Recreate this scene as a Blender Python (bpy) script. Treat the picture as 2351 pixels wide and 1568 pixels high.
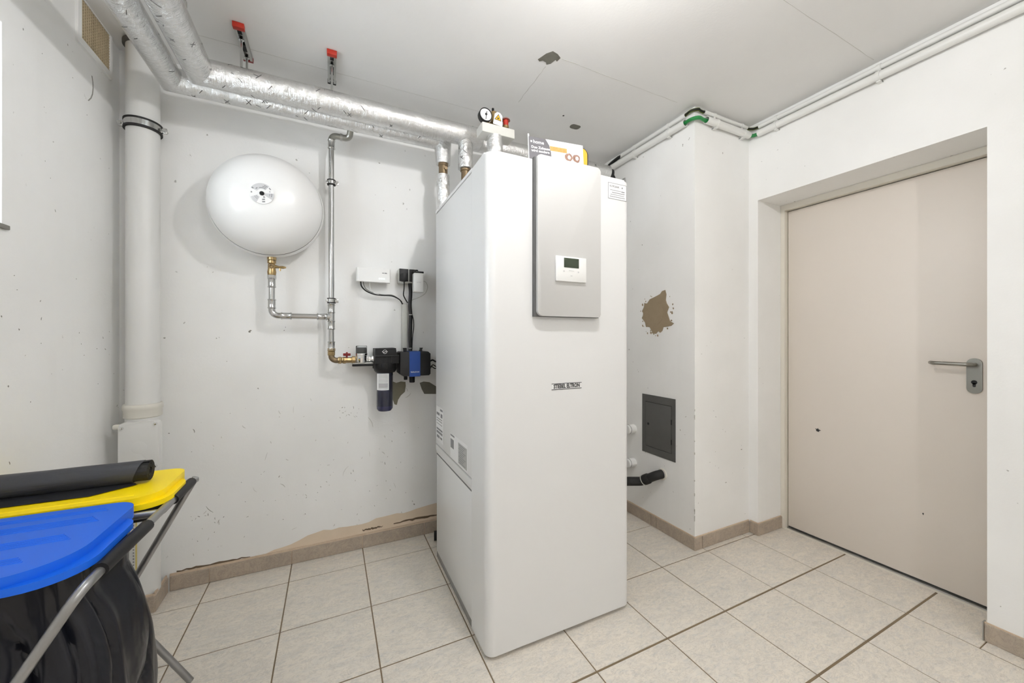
import bpy, bmesh, math, random
import mathutils.noise as mn
from mathutils import Vector, Matrix
random.seed(7)
for o in list(bpy.data.objects):
    bpy.data.objects.remove(o)
scn = bpy.context.scene
COL = scn.collection
PI = math.pi

# ------------------------------------------------------------------ camera
cd = bpy.data.cameras.new('camera'); cam = bpy.data.objects.new('camera', cd); COL.objects.link(cam)
cam.location = (0, 0, 1.19)
cam.rotation_euler = (PI/2, 0, -math.radians(25.57))
cd.sensor_width = 36.0; cd.lens = 867.63/2351*36.0
cd.shift_y = -(784-775.63)/2351
cd.clip_start = 0.02
scn.camera = cam

# ------------------------------------------------------------------ world, exposure
w = bpy.data.worlds.new('world'); scn.world = w; w.use_nodes = True
bg = w.node_tree.nodes['Background']
bg.inputs['Color'].default_value = (0.86, 0.93, 1.0, 1); bg.inputs['Strength'].default_value = 18.0
vs = scn.view_settings
vs.view_transform = 'Standard'; vs.look = 'None'; vs.gamma = 1.0; vs.exposure = 0.14; vs.use_curve_mapping = False
LAMP_POS = (0.69, 0.70, 2.342); LAMP_R = 0.027; LAMP_STRENGTH = 830.0; FILL_LAMP_STRENGTH = 1000.0
FILL_LAMP_POS = (0.75, -1.15, 2.342)     # added fill lamp, unseen, in the rear half of the room
scn.cycles.max_bounces = 14; scn.cycles.diffuse_bounces = 9; scn.cycles.glossy_bounces = 5

# ------------------------------------------------------------------ materials
MATS = {}
def rgb(r, g, b):
    f = lambda c: c/12.92 if c <= 0.04045 else ((c+0.055)/1.055)**2.4
    return (f(r/255), f(g/255), f(b/255), 1)

class NT:
    def __init__(s, name):
        s.m = bpy.data.materials.new(name); s.m.use_nodes = True
        s.t = s.m.node_tree; s.b = s.t.nodes['Principled BSDF']; MATS[name] = s.m
    def n(s, typ, **kw):
        x = s.t.nodes.new(typ)
        for k, v in kw.items():
            if k in x.inputs.keys(): x.inputs[k].default_value = v
            else: setattr(x, k, v)
        return x
    def l(s, a, b): s.t.links.new(a, b)
    def coord(s, scale=(1, 1, 1), kind='Object', rot=(0, 0, 0)):
        tc = s.n('ShaderNodeTexCoord'); mp = s.n('ShaderNodeMapping')
        mp.inputs['Scale'].default_value = scale; mp.inputs['Rotation'].default_value = rot
        s.l(tc.outputs[kind], mp.inputs['Vector']); return mp.outputs['Vector']
    def noise(s, vec, scale, detail=4, rough=0.55, dist=0.0):
        x = s.n('ShaderNodeTexNoise'); x.inputs['Scale'].default_value = scale
        x.inputs['Detail'].default_value = detail; x.inputs['Roughness'].default_value = rough
        x.inputs['Distortion'].default_value = dist
        s.l(vec, x.inputs['Vector']); return x.outputs['Fac']
    def ramp(s, fac, stops):
        r = s.n('ShaderNodeValToRGB'); e = r.color_ramp.elements
        while len(e) > 1: e.remove(e[-1])
        e[0].position, e[0].color = stops[0]
        for p, c in stops[1:]:
            q = e.new(p); q.color = c
        s.l(fac, r.inputs['Fac']); return r.outputs['Color']
    def mix(s, fac, a, b, mode='MIX'):
        x = s.n('ShaderNodeMix', data_type='RGBA', blend_type=mode)
        for sock, v in ((x.inputs[0], fac), (x.inputs[6], a), (x.inputs[7], b)):
            if hasattr(v, 'links'): s.l(v, sock)
            else: sock.default_value = v
        return x.outputs[2]
    def bump(s, h, strength=0.3, dist=0.002):
        x = s.n('ShaderNodeBump'); x.inputs['Strength'].default_value = strength; x.inputs['Distance'].default_value = dist
        s.l(h, x.inputs['Height']); s.l(x.outputs['Normal'], s.b.inputs['Normal'])
    def set(s, **kw):
        for k, v in kw.items():
            k = {'color': 'Base Color', 'rough': 'Roughness', 'metal': 'Metallic', 'spec': 'Specular IOR Level',
                 'trans': 'Transmission Weight', 'emit': 'Emission Color', 'es': 'Emission Strength', 'coat': 'Coat Weight', 'alpha': 'Alpha', 'ior': 'IOR'}[k]
            if hasattr(v, 'links'): s.l(v, s.b.inputs[k])
            else: s.b.inputs[k].default_value = v
        return s
W0 = (0, 0, 0, 1); W1 = (1, 1, 1, 1)

def plain(name, col, rough=0.5, metal=0.0, **kw):
    t = NT(name); t.set(color=col, rough=rough, metal=metal, **kw); return t.m
def mottled(name, col, col2, scale=6, rough=0.5, metal=0.0, bump=0.0, bscale=60):
    t = NT(name); v = t.coord()
    f = t.noise(v, scale, 5); t.set(color=t.mix(f, col, col2), rough=rough, metal=metal)
    if bump: t.bump(t.noise(v, bscale, 3), bump, 0.002)
    return t.m

def make_plaster(name, base, dirt, spots):
    t = NT(name); v = t.coord()
    big = t.noise(v, 1.6, 4); c = t.mix(t.ramp(big, [(0.35, W0), (0.75, W1)]), base, dirt)
    # faint vertical wipe streaks
    vs_ = t.coord(scale=(7, 7, 0.7)); st = t.noise(vs_, 2.2, 4)
    c = t.mix(t.ramp(st, [(0.55, W0), (0.85, (0.35, 0.35, 0.35, 1))]), c, dirt)
    if spots:
        sp = t.noise(v, 34, 2); msk = t.noise(v, 2.3, 3)
        m2 = t.mix(1.0, t.ramp(sp, [(0.735, W0), (0.765, W1)]), t.ramp(msk, [(0.45, W0), (0.6, W1)]), 'MULTIPLY')
        c = t.mix(m2, c, rgb(128, 124, 116))
    t.set(color=c, rough=0.85, spec=0.25)
    b1 = t.noise(v, 90, 4); t.bump(b1, 0.25, 0.0015); return t.m
WALL = make_plaster('wall_plaster', (0.88, 0.88, 0.873, 1), (0.81, 0.808, 0.793, 1), True)
CEIL = make_plaster('ceiling_plaster', (0.80, 0.795, 0.785, 1), (0.755, 0.748, 0.738, 1), False)

def make_tile(name, c1, c2, c3, c4):
    t = NT(name); v0 = t.coord()
    oi = t.n('ShaderNodeObjectInfo')
    add = t.n('ShaderNodeVectorMath', operation='ADD')
    mul = t.n('ShaderNodeVectorMath', operation='SCALE'); mul.inputs['Scale'].default_value = 37.0
    cmb = t.n('ShaderNodeCombineXYZ')
    for i in range(3): t.l(oi.outputs['Random'], cmb.inputs[i])
    t.l(cmb.outputs[0], mul.inputs[0]); t.l(v0, add.inputs[0]); t.l(mul.outputs[0], add.inputs[1])
    v = add.outputs[0]
    mp = t.n('ShaderNodeMapping'); mp.inputs['Rotation'].default_value = (0, 0, 0.6); mp.inputs['Scale'].default_value = (1, 2.1, 1); t.l(v, mp.inputs['Vector']); vv = mp.outputs['Vector']
    f1 = t.noise(vv, 9, 5, 0.65, 0.6); f2 = t.noise(vv, 30, 6, 0.75, 0.5); f3 = t.noise(vv, 17, 6, 0.8, 1.2)
    c = t.mix(t.ramp(f1, [(0.42, W0), (0.66, W1)]), c1, c2)
    c = t.mix(t.ramp(f2, [(0.5, W0), (0.72, W1)]), c, c3)
    c = t.mix(t.ramp(f3, [(0.475, W0), (0.5, (0.75, 0.75, 0.75, 1)), (0.525, W0)]), c, c4)
    t.set(color=c, rough=0.42, spec=0.4); t.bump(f2, 0.08, 0.001); return t.m
TILE = make_tile('floor_tile_glaze', rgb(226, 218, 206), rgb(215, 209, 200), rgb(196, 194, 190), rgb(184, 176, 166))
BTILE = make_tile('baseboard_tile_glaze', rgb(178, 164, 148), rgb(170, 157, 143), rgb(158, 148, 137), rgb(142, 130, 118))
GROUT = mottled('grout', rgb(132, 112, 84), rgb(116, 104, 88), 12, 0.95)
MORTAR = mottled('mortar', rgb(214, 196, 176), rgb(188, 166, 142), 40, 0.95, 0, 0.8, 120)

def make_foil(name, sc):
    t = NT(name); v = t.coord(scale=sc); v1 = t.coord()
    wr = t.noise(v, 1.0, 3, 0.6, 0.6); cr = t.noise(v1, 34, 5, 0.7, 2.0)
    h = t.mix(0.55, wr, cr)
    t.set(color=t.mix(cr, (0.86, 0.86, 0.855, 1), (0.66, 0.66, 0.65, 1)), rough=0.16, metal=0.92, spec=0.5); t.bump(h, 0.75, 0.009); return t.m
FOILX = make_foil('foil_wrap_x', (135, 16, 16)); FOILY = make_foil('foil_wrap_y', (16, 135, 16)); FOILZ = make_foil('foil_wrap_z', (40, 40, 70))

PAINT = plain('white_enamel', (0.745, 0.745, 0.743, 1), 0.32)
TANKW = plain('tank_white_enamel', (0.83, 0.83, 0.825, 1), 0.28)
PANELGREY = plain('silver_grey_plastic', (0.57, 0.565, 0.555, 1), 0.38)
DARKGAP = plain('dark_gap', (0.10, 0.10, 0.10, 1), 0.6)
PLINTH = mottled('plinth_grey', rgb(150, 148, 144), rgb(128, 127, 124), 9, 0.6)
STEEL = plain('stainless_steel', (0.54, 0.54, 0.53, 1), 0.17, 1.0)
ZINC = mottled('zinc_steel', (0.52, 0.52, 0.50, 1), (0.40, 0.40, 0.385, 1), 30, 0.38, 0.9)
TUBE = mottled('brushed_tube_steel', (0.42, 0.42, 0.42, 1), (0.30, 0.30, 0.30, 1), 12, 0.38, 0.85)
BRASS = mottled('brass', (0.42, 0.30, 0.14, 1), (0.28, 0.20, 0.10, 1), 22, 0.34, 0.9)
BRONZE = mottled('old_brass', (0.26, 0.19, 0.11, 1), (0.18, 0.13, 0.08, 1), 22, 0.45, 0.75)
CHROME = plain('chrome', (0.8, 0.8, 0.8, 1), 0.1, 1.0)
BLACKP = plain('black_plastic', (0.010, 0.010, 0.011, 1), 0.48, spec=0.3)
RUBBER = plain('black_rubber', (0.012, 0.012, 0.012, 1), 0.7)
GREYP = plain('grey_plastic', rgb(190, 190, 184), 0.5)
DGREYP = plain('dark_grey_plastic', (0.020, 0.020, 0.021, 1), 0.5, spec=0.35)
WHITEP = plain('white_plastic', (0.82, 0.82, 0.81, 1), 0.35)
PVC = mottled('grey_white_pvc', rgb(226, 226, 224), rgb(210, 210, 208), 3.5, 0.42)
PVCB = plain('beige_pvc', rgb(214, 211, 202), 0.5)
CONDUIT = plain('pale_grey_conduit', rgb(224, 224, 221), 0.4)
RED = plain('red_plastic', rgb(172, 42, 26), 0.4)
HANDLE = plain('brushed_handle_steel', (0.26, 0.25, 0.225, 1), 0.36, 0.9)
DRED = plain('dark_red_handle', rgb(120, 18, 16), 0.4)
BLUE = plain('blue_label_plastic', rgb(18, 62, 138), 0.4)
LIDB = plain('blue_lid_plastic', rgb(18, 100, 222), 0.42, spec=0.35)
LIDY = plain('yellow_lid_plastic', rgb(255, 224, 0), 0.42, spec=0.35)
YELLOW = plain('yellow_plastic', rgb(222, 172, 20), 0.45)
PAPER = plain('white_paper', (0.82, 0.82, 0.82, 1), 0.6)
PRINT = plain('print_grey', rgb(130, 130, 132), 0.6)
PRINTD = plain('print_dark', rgb(40, 40, 42), 0.6)
PRINTL = plain('print_pale', rgb(196, 196, 198), 0.6)
BROGREY = plain('brochure_grey', rgb(98, 96, 100), 0.45)
ORANGE = mottled('brochure_orange_photo', rgb(214, 112, 36), rgb(240, 176, 110), 90, 0.5)
BROWN = mottled('brochure_brown_photo', rgb(70, 46, 40), rgb(190, 150, 130), 120, 0.5)
LCD = mottled('lcd_display', rgb(58, 70, 52), rgb(48, 58, 44), 14, 0.25)
DOORC = mottled('door_greige', rgb(221, 212, 203), rgb(216, 208, 199), 1.2, 0.42)
FRAMEC = plain('frame_cream', rgb(222, 217, 206), 0.45)
ACCESS = mottled('access_grey', rgb(92, 92, 90), rgb(80, 80, 78), 8, 0.55)
PATCHB = mottled('brown_plaster', rgb(156, 140, 116), rgb(138, 122, 98), 26, 0.95, 0, 0.8, 45)
PATCHG = mottled('grey_cement', rgb(120, 118, 108), rgb(104, 102, 94), 30, 0.95, 0, 0.4, 60)
PATCHO = mottled('olive_cement', rgb(134, 130, 112), rgb(118, 114, 98), 30, 0.95, 0, 0.4, 60)
STAIN = mottled('bare_plaster_stain', rgb(226, 209, 188), rgb(212, 194, 172), 9, 0.95)
SCUFF = plain('scuff_grey', rgb(150, 148, 142), 0.9)
SCUFFL = plain('scuff_pale', rgb(196, 194, 189), 0.9)
CRACK = plain('crack_dark', rgb(104, 88, 70), 0.95)
JOINT = plain('joint_line', rgb(196, 194, 190), 0.9)
BAGM = None
t = NT('black_bin_bag'); v = t.coord(); t.set(color=(0.006, 0.007, 0.011, 1), rough=0.27, spec=0.4)
t.bump(t.noise(t.coord(scale=(1, 1, 0.45)), 7, 3, 0.5, 0.6), 0.45, 0.03); BAGM = t.m
t = NT('charcoal_film'); t.set(color=(0.046, 0.048, 0.056, 1), rough=0.5); t.bump(t.noise(t.coord(scale=(0.4, 2, 2)), 20, 4), 0.35, 0.01); FILM = t.m
VENTM = mottled('vent_mesh_beige', rgb(196, 180, 150), rgb(166, 150, 122), 60, 0.8)
VENTD = plain('vent_dark', rgb(66, 54, 40), 0.9)
GREEN = plain('green_cable', rgb(26, 128, 62), 0.45)
OLIVE = plain('olive_cable', rgb(92, 102, 40), 0.45)
WINP = plain('window_frame_white', (0.86, 0.86, 0.85, 1), 0.4)
t = NT('clear_glass'); t.set(color=(0.95, 0.97, 0.97, 1), rough=0.03, trans=1.0, ior=1.25); GLASS = t.m
t = NT('smoked_bowl'); t.set(color=(0.025, 0.027, 0.045, 1), rough=0.12, spec=0.5); BOWL = t.m
t = NT('navy_bowl_bottom'); t.set(color=(0.035, 0.038, 0.085, 1), rough=0.18); NAVY = t.m
t = NT('lamp_opal'); t.set(color=W1, rough=0.4, emit=(1.0, 0.995, 0.985, 1), es=LAMP_STRENGTH); OPAL = t.m
t = NT('fill_lamp_opal'); t.set(color=W1, rough=0.4, emit=(1.0, 0.995, 0.985, 1), es=FILL_LAMP_STRENGTH); FILL_OPAL = t.m
t = NT('led_green'); t.set(color=(0.7, 1, 0.9, 1), emit=(0.75, 1.0, 0.92, 1), es=1.6); LED = t.m

# ------------------------------------------------------------------ mesh helpers
class MB:
    def __init__(s): s.bm = bmesh.new()
    def box(s, a, b, bev=0.0, seg=2):
        a = Vector(a); b = Vector(b); bm2 = bmesh.new()
        bmesh.ops.create_cube(bm2, size=1.0)
        for v in bm2.verts:
            v.co = Vector((a[i] + (b[i]-a[i])*(v.co[i]+0.5) for i in range(3)))
        if bev: bmesh.ops.bevel(bm2, geom=list(bm2.edges), offset=bev, segments=seg, profile=0.5, affect='EDGES')
        return s._merge(bm2)
    def _merge(s, bm2, M=None):
        mp = {}
        for v in bm2.verts: mp[v] = s.bm.verts.new(M @ v.co if M else v.co)
        for f in bm2.faces:
            try: s.bm.faces.new([mp[v] for v in f.verts])
            except ValueError: pass
        bm2.free(); return s
    def obox(s, c, size, rot=(0, 0, 0), bev=0.0):
        m = MB(); h = Vector(size)/2; m.box(-h, h, bev)
        from mathutils import Euler
        return s._merge(m.bm, Matrix.Translation(c) @ Euler(rot).to_matrix().to_4x4())
    def tube(s, path, r, n=16, caps=True):
        P = [Vector(p) for p in path]; k = len(P); rr = r if isinstance(r, (list, tuple)) else [r]*k
        d = [(P[i+1]-P[i]).normalized() for i in range(k-1)]
        up = Vector((0, 0, 1)) if abs(d[0].z) < 0.9 else Vector((0, 1, 0))
        x = d[0].cross(up).normalized(); y = x.cross(d[0]).normalized(); rings = []
        for i in range(k):
            if i == 0: t0 = d[0]; nrm = d[0]
            elif i == k-1: t0 = d[-1]; nrm = d[-1]
            else: t0 = d[i-1]; nrm = (d[i-1]+d[i]).normalized()
            if i > 0:
                # keep frame perpendicular to incoming segment
                x = (x - t0*x.dot(t0)).normalized(); y = x.cross(t0).normalized()
            ring = []
            for j in range(n):
                a = 2*PI*j/n; o = (x*math.cos(a)+y*math.sin(a))*rr[i]
                q = o - t0*(o.dot(nrm)/t0.dot(nrm))
                ring.append(s.bm.verts.new(P[i]+q))
            rings.append(ring)
            if 0 < i < k-1:
                q = d[i-1].rotation_difference(d[i]); x = q @ x; y = q @ y
        for i in range(k-1):
            for j in range(n):
                s.bm.faces.new((rings[i][j], rings[i][(j+1) % n], rings[i+1][(j+1) % n], rings[i+1][j]))
        if caps:
            s.bm.faces.new(rings[0]); s.bm.faces.new(list(reversed(rings[-1])))
        return s
    def lathe(s, prof, origin=(0, 0, 0), axis='z', n=32):
        o = Vector(origin); rings = []
        def pt(r, h, a):
            c, q = r*math.cos(a), r*math.sin(a)
            return o + Vector({'z': (c, q, h), 'y': (c, h, q), 'x': (h, c, q)}[axis])
        for r, h in prof:
            if r < 1e-6: rings.append([s.bm.verts.new(pt(0, h, 0))])
            else: rings.append([s.bm.verts.new(pt(r, h, 2*PI*j/n)) for j in range(n)])
        for A, B in zip(rings, rings[1:]):
            for j in range(n):
                k = (j+1) % n
                if len(A) == 1 and len(B) == 1: continue
                if len(A) == 1: f = (A[0], B[j], B[k])
                elif len(B) == 1: f = (A[j], A[k], B[0])
                else: f = (A[j], A[k], B[k], B[j])
                s.bm.faces.new(f)
        return s
    def frame(s, o, i, lo, hi, axis):
        # rectangular ring: o / i = (u0, v0, u1, v1) outer and inner
        def pt(u, v, h): return Vector({'z': (u, v, h), 'y': (u, h, v), 'x': (h, u, v)}[axis])
        c = lambda r: ((r[0], r[1]), (r[2], r[1]), (r[2], r[3]), (r[0], r[3]))
        L = [[s.bm.verts.new(pt(u, v, h)) for u, v in c(r)] for r, h in ((o, lo), (o, hi), (i, hi), (i, lo))]
        for k in range(4):
            A, B = L[k], L[(k+1) % 4]
            for q in range(4): s.bm.faces.new((A[q], A[(q+1) % 4], B[(q+1) % 4], B[q]))
        return s
    def prism(s, poly, lo, hi, axis='z'):
        # poly: 2D points; axis: extrusion axis
        def pt(p, h): return Vector({'z': (p[0], p[1], h), 'y': (p[0], h, p[1]), 'x': (h, p[0], p[1])}[axis])
        A = [s.bm.verts.new(pt(p, lo)) for p in poly]; B = [s.bm.verts.new(pt(p, hi)) for p in poly]
        n = len(poly)
        for i in range(n): s.bm.faces.new((A[i], A[(i+1) % n], B[(i+1) % n], B[i]))
        s.bm.faces.new(list(reversed(A))); s.bm.faces.new(B); return s
    def build(s, name, mat, parent=None, smooth=True, ang=35, **props):
        bmesh.ops.recalc_face_normals(s.bm, faces=list(s.bm.faces))
        me = bpy.data.meshes.new(name); s.bm.to_mesh(me); s.bm.free()
        if smooth:
            me.polygons.foreach_set('use_smooth', [True]*len(me.polygons)); me.set_sharp_from_angle(angle=math.radians(ang))
        return link(name, me, mat, parent, **props)
def link(name, me, mat, parent=None, **props):
    o = bpy.data.objects.new(name, me)
    if mat and not me.materials: me.materials.append(mat)
    COL.objects.link(o)
    if parent:
        o.parent = parent; o.matrix_parent_inverse = Matrix.Translation(-parent.location)
    for k, v in props.items(): o[k] = v
    return o
def tag(o, label, cat, group=None):
    o['label'] = label; o['category'] = cat
    if group: o['group'] = group
    return o
def thing(name, loc, label, cat, group=None):
    o = bpy.data.objects.new(name, None); o.location = loc; o.empty_display_size = 0.05; COL.objects.link(o)
    return tag(o, label, cat, group)
def struct(o): o['kind'] = 'structure'; return o
def sempty(name, loc):
    o = bpy.data.objects.new(name, None); o.location = loc; o.empty_display_size = 0.05; COL.objects.link(o); return struct(o)
def smoothpath(pts, n=8):
    P = [Vector(p) for p in pts]; P = [P[0]*2-P[1]]+P+[P[-1]*2-P[-2]]; out = []
    for i in range(1, len(P)-2):
        a, b, c, d = P[i-1:i+3]
        for k in range(n):
            t = k/n
            out.append(0.5*((2*b)+(c-a)*t+(2*a-5*b+4*c-d)*t*t+(3*b-a-3*c+d)*t**3))
    out.append(P[-2]); return out
def fillet(pts, r, n=6):
    P = [Vector(p) for p in pts]; out = [P[0]]
    for i in range(1, len(P)-1):
        a = (P[i-1]-P[i]).normalized(); b = (P[i+1]-P[i]).normalized()
        ang = a.angle(b); d = r/math.tan(ang/2)
        s = P[i]+a*d; e = P[i]+b*d; c = P[i]+(a+b).normalized()*(r/math.sin(ang/2))
        for k in range(n+1):
            t = k/n; v = (s-c).lerp(e-c, t).normalized()*r
            out.append(c+v)
    out.append(P[-1]); return out
def rpoly(x0, y0, x1, y1, rs, n=6):
    # rounded rectangle, rs = radii for (x0y0, x1y0, x1y1, x0y1)
    out = []
    for (cx, cy, a0), r in zip(((x0, y0, PI), (x1, y0, 1.5*PI), (x1, y1, 0), (x0, y1, 0.5*PI)), rs):
        sx = 1 if cx == x0 else -1; sy = 1 if cy == y0 else -1
        if r < 1e-6: out.append((cx, cy)); continue
        for k in range(n+1):
            a = a0+PI/2*k/n; out.append((cx+sx*r+r*math.cos(a), cy+sy*r+r*math.sin(a)))
    return out
def blob(cx, cy, rx, ry, n=36, jag=0.15, seed=0):
    rd = random.Random(seed); out = []
    for i in range(n):
        a = 2*PI*i/n; k = 1+jag*(rd.random()*2-1); out.append((cx+rx*k*math.cos(a), cy+ry*k*math.sin(a)))
    return out
def textmesh(name, s, size, M, mat, parent, align='CENTER', ext=0.0006, bold=0.0, sx=1.0):
    cu = bpy.data.curves.new(name, 'FONT'); cu.body = s; cu.size = size; cu.align_x = align; cu.align_y = 'CENTER'
    cu.extrude = ext; cu.offset = bold; cu.resolution_u = 2
    tmp = bpy.data.objects.new(name, cu); COL.objects.link(tmp)
    bpy.context.view_layer.update()
    me = bpy.data.meshes.new_from_object(tmp.evaluated_get(bpy.context.evaluated_depsgraph_get()))
    bpy.data.objects.remove(tmp)
    me.transform(M @ Matrix.Diagonal((sx, 1, 1, 1))); me.materials.clear()
    return link(name, me, mat, parent)
def frontM(x, y, z):   # text in plane facing -y
    return Matrix.Translation((x, y, z)) @ Matrix.Rotation(PI/2, 4, 'X')
def leftM(x, y, z):    # text on a plane facing -x (read from the left side): runs towards -y
    return Matrix.Translation((x, y, z)) @ Matrix.Rotation(-PI/2, 4, 'Z') @ Matrix.Rotation(PI/2, 4, 'X')
def bars(name, rows, M, mat, parent, th=0.0006):
    # rows: list of (x0, x1, y, h) small printed text lines in the local plane
    m = MB()
    for x0, x1, y, h in rows: m.box((x0, y-h/2, 0), (x1, y+h/2, th))
    for v in m.bm.verts: v.co = M @ v.co
    return m.build(name, mat, parent, smooth=False, kind='stuff')

# ------------------------------------------------------------------ room dimensions
XL, XR, YB, YF, ZC = -0.861, 2.322, 2.300, -2.45, 2.487
PX, PY = 1.840, 1.470            # chimney pillar: left face x, front face y
DY0, DY1, DZ, DX = 0.533, 1.416, 2.019, 2.585    # door opening

# ------------------------------------------------------------------ room shell
fl = struct(MB().box((XL-0.15, YF-0.15, -0.12), (2.75, YB+0.2, -0.0025)).build('floor', GROUT, smooth=False))
gx = [0.5079+0.3474*k for k in range(-5, 8)]; gy = [1.434+0.3485*k for k in range(-12, 4)]
full = None
def tilemesh(w_, d_):
    m = MB(); b = 0.0016
    V = [(-w_, -d_, -0.0024), (w_, -d_, -0.0024), (w_, d_, -0.0024), (-w_, d_, -0.0024)]
    T = [(-w_+b, -d_+b, 0), (w_-b, -d_+b, 0), (w_-b, d_-b, 0), (-w_+b, d_-b, 0)]
    V = [(x, y, -0.0013) for x, y, z in V]+T+[(x, y, -0.008) for x, y, z in V]
    vv = [m.bm.verts.new(p) for p in V]
    m.bm.faces.new(vv[4:8])
    for i in range(4):
        j = (i+1) % 4
        m.bm.faces.new((vv[i], vv[j], vv[4+j], vv[4+i])); m.bm.faces.new((vv[8+i], vv[8+j], vv[j], vv[i]))
    bmesh.ops.recalc_face_normals(m.bm, faces=list(m.bm.faces))
    me = bpy.data.meshes.new('tile'); m.bm.to_mesh(me); m.bm.free(); me.materials.append(TILE); return me
cache = {}
def add_tile(x0, x1, y0, y1):
    key = (round((x1-x0)/2, 4), round((y1-y0)/2, 4))
    if key not in cache: cache[key] = tilemesh(*key)
    o = bpy.data.objects.new('tile', cache[key]); COL.objects.link(o)
    o.location = ((x0+x1)/2, (y0+y1)/2, random.uniform(-0.0004, 0.0003)); o.parent = fl
for i in range(len(gx)-1):
    for j in range(len(gy)-1):
        gw = 0.0052 if gy[j] > 1.2 else 0.0085
        gw2 = 0.0052 if gy[j+1] > 1.2 else 0.0085
        x0, x1, y0, y1 = gx[i]+0.0024, gx[i+1]-0.0024, gy[j]+gw/2, gy[j+1]-gw2/2
        x0 = max(x0, XL+0.002); x1 = min(x1, DX+0.03); y0 = max(y0, YF+0.002); y1 = min(y1, YB-0.003)
        # right wall: only the door recess continues behind x = XR
        if x0 > XR-0.06 and (y1 < DY0 or y0 > DY1+0.1): x1 = min(x1, XR-0.004)
        if x0 > XR-0.001 and (y1 < DY0 or y0 > DY1): continue
        if x1-x0 < 0.02 or y1-y0 < 0.02: continue
        if x1 > XR and (y0 < DY0 < y1):
            add_tile(x0, XR-0.004, y0, DY0-0.002) if x0 < XR-0.02 else None
            add_tile(x0, x1, DY0+0.002, y1); continue
        if y1 > PY+0.002 and x1 > PX+0.002:
            if x0 < PX-0.02:
                add_tile(x0, PX-0.003, y0, y1)
                if y0 < PY-0.02: add_tile(PX-0.003, x1, y0, PY-0.003)
            elif y0 < PY-0.02: add_tile(x0, x1, y0, PY-0.003)
            continue
        add_tile(x0, x1, y0, y1)

ceil = struct(MB().box((XL-0.15, YF-0.15, ZC), (2.75, YB+0.2, ZC+0.12)).build('ceiling', CEIL, smooth=False))
wb = struct(MB().box((XL-0.15, YB, -0.1), (2.75, YB+0.15, ZC+0.05)).build('wall_back', WALL, smooth=False))
wf = struct(MB().box((XL-0.15, YF-0.15, -0.1), (2.75, YF, ZC+0.05)).build('wall_front', WALL, smooth=False))
# left wall with a cellar window opening
WY0, WY1, WZ0, WZ1 = 0.93, 1.626, 1.520, 2.105
m = MB()
m.box((XL-0.28, YF, -0.1), (XL, WY0, ZC+0.02)); m.box((XL-0.28, WY1, -0.1), (XL, YB, ZC+0.02))
m.box((XL-0.28, WY0, -0.1), (XL, WY1, WZ0)); m.box((XL-0.28, WY0, WZ1), (XL, WY1, ZC+0.02))
wl = struct(m.build('wall_left', WALL, smooth=False))
m = MB()
m.box((XR, YF, -0.1), (2.75, DY0, ZC+0.02)); m.box((XR, DY1, -0.1), (2.75, PY+0.02, ZC+0.02))
m.box((XR, DY0, DZ), (2.75, DY1, ZC+0.02)); m.box((DX+0.065, DY0, -0.1), (2.75, DY1, DZ))
wr = struct(m.build('wall_right', WALL, smooth=False))
wp = struct(MB().box((PX, PY, -0.1), (2.75, YB+0.02, ZC+0.02)).build('wall_pillar', WALL, smooth=False))

# window
win = sempty('window_1', (XL-0.08, (WY0+WY1)/2, WZ0))
xo = XL-0.10
m = MB()
m.frame((WY0+0.001, WZ0+0.001, WY1-0.001, WZ1-0.001), (WY0+0.055, WZ0+0.055, WY1-0.055, WZ1-0.055), xo-0.03, xo+0.03, 'x')
m.build('window_frame', WINP, win)
MB().box((xo-0.006, WY0+0.05, WZ0+0.05), (xo+0.006, WY1-0.05, WZ1-0.05)).build('pane', GLASS, win, smooth=False)
MB().box((XL-0.26, WY0-0.012, WZ0-0.014), (XL+0.010, WY1+0.014, WZ0-0.001), 0.002).build('window_sill', mottled('sill_stone', rgb(150, 147, 140), rgb(120, 118, 112), 40, 0.7), win)

# wall patches, stains, scuffs -------------------------------------------------
def patch(name, poly, axis, pos, parent, mat, th=0.0016):
    m = MB(); lo, hi = sorted((pos, pos+th)); m.prism(poly, lo, hi, axis); return m.build(name, mat, parent, smooth=False)
patch('cement_patch', [(0.868, 1.535), (0.885, 1.487), (0.905, 1.462), (0.935, 1.468), (0.958, 1.482), (0.955, 1.508), (0.944, 1.502), (0.936, 1.533), (0.921, 1.547), (0.912, 1.535), (0.892, 1.532), (0.880, 1.543)], 'z', ZC, ceil, PATCHG, -0.0015)
patch('cement_patch', rpoly(1.318, 1.905, 1.385, 1.950, (0.018, 0.015, 0.02, 0.02), 3), 'z', ZC, ceil, PATCHG, -0.0015)
for a, b, wd in (((0.925, 1.56), (0.93, 1.86), 0.004), ((0.97, 1.485), (1.72, 1.485), 0.003), ((2.284, 0.862), (1.35, 0.858), 0.0028), ((-0.62, 2.040), (0.9, 2.035), 0.0026)):
    a = Vector((*a, 0)); b = Vector((*b, 0)); d = (b-a); n_ = Vector((-d.y, d.x, 0)).normalized()*wd/2
    m = MB(); k = 14; rd = random.Random(int(wd*1e5)+int(a.x*100)); up = []; dn = []
    for i in range(k+1):
        p = a+d*(i/k)+n_*rd.uniform(-1.2, 1.2)*(0 if i in (0, k) else 1)
        up.append((p+n_*rd.uniform(0.3, 1.0)).to_2d()); dn.append((p-n_*rd.uniform(0.3, 1.0)).to_2d())
    for i in range(k):
        m.prism([up[i], up[i+1], dn[i+1], dn[i]], ZC-0.0006, ZC)
    m.build('ceiling_joint', JOINT, ceil, smooth=False)
# dark drill hole on the ceiling
patch('drill_hole', blob(1.223, 1.86, 0.006, 0.006, 10, 0.2, 3), 'z', ZC, ceil, PRINTD, -0.0008)
rd0 = random.Random(77)
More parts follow.
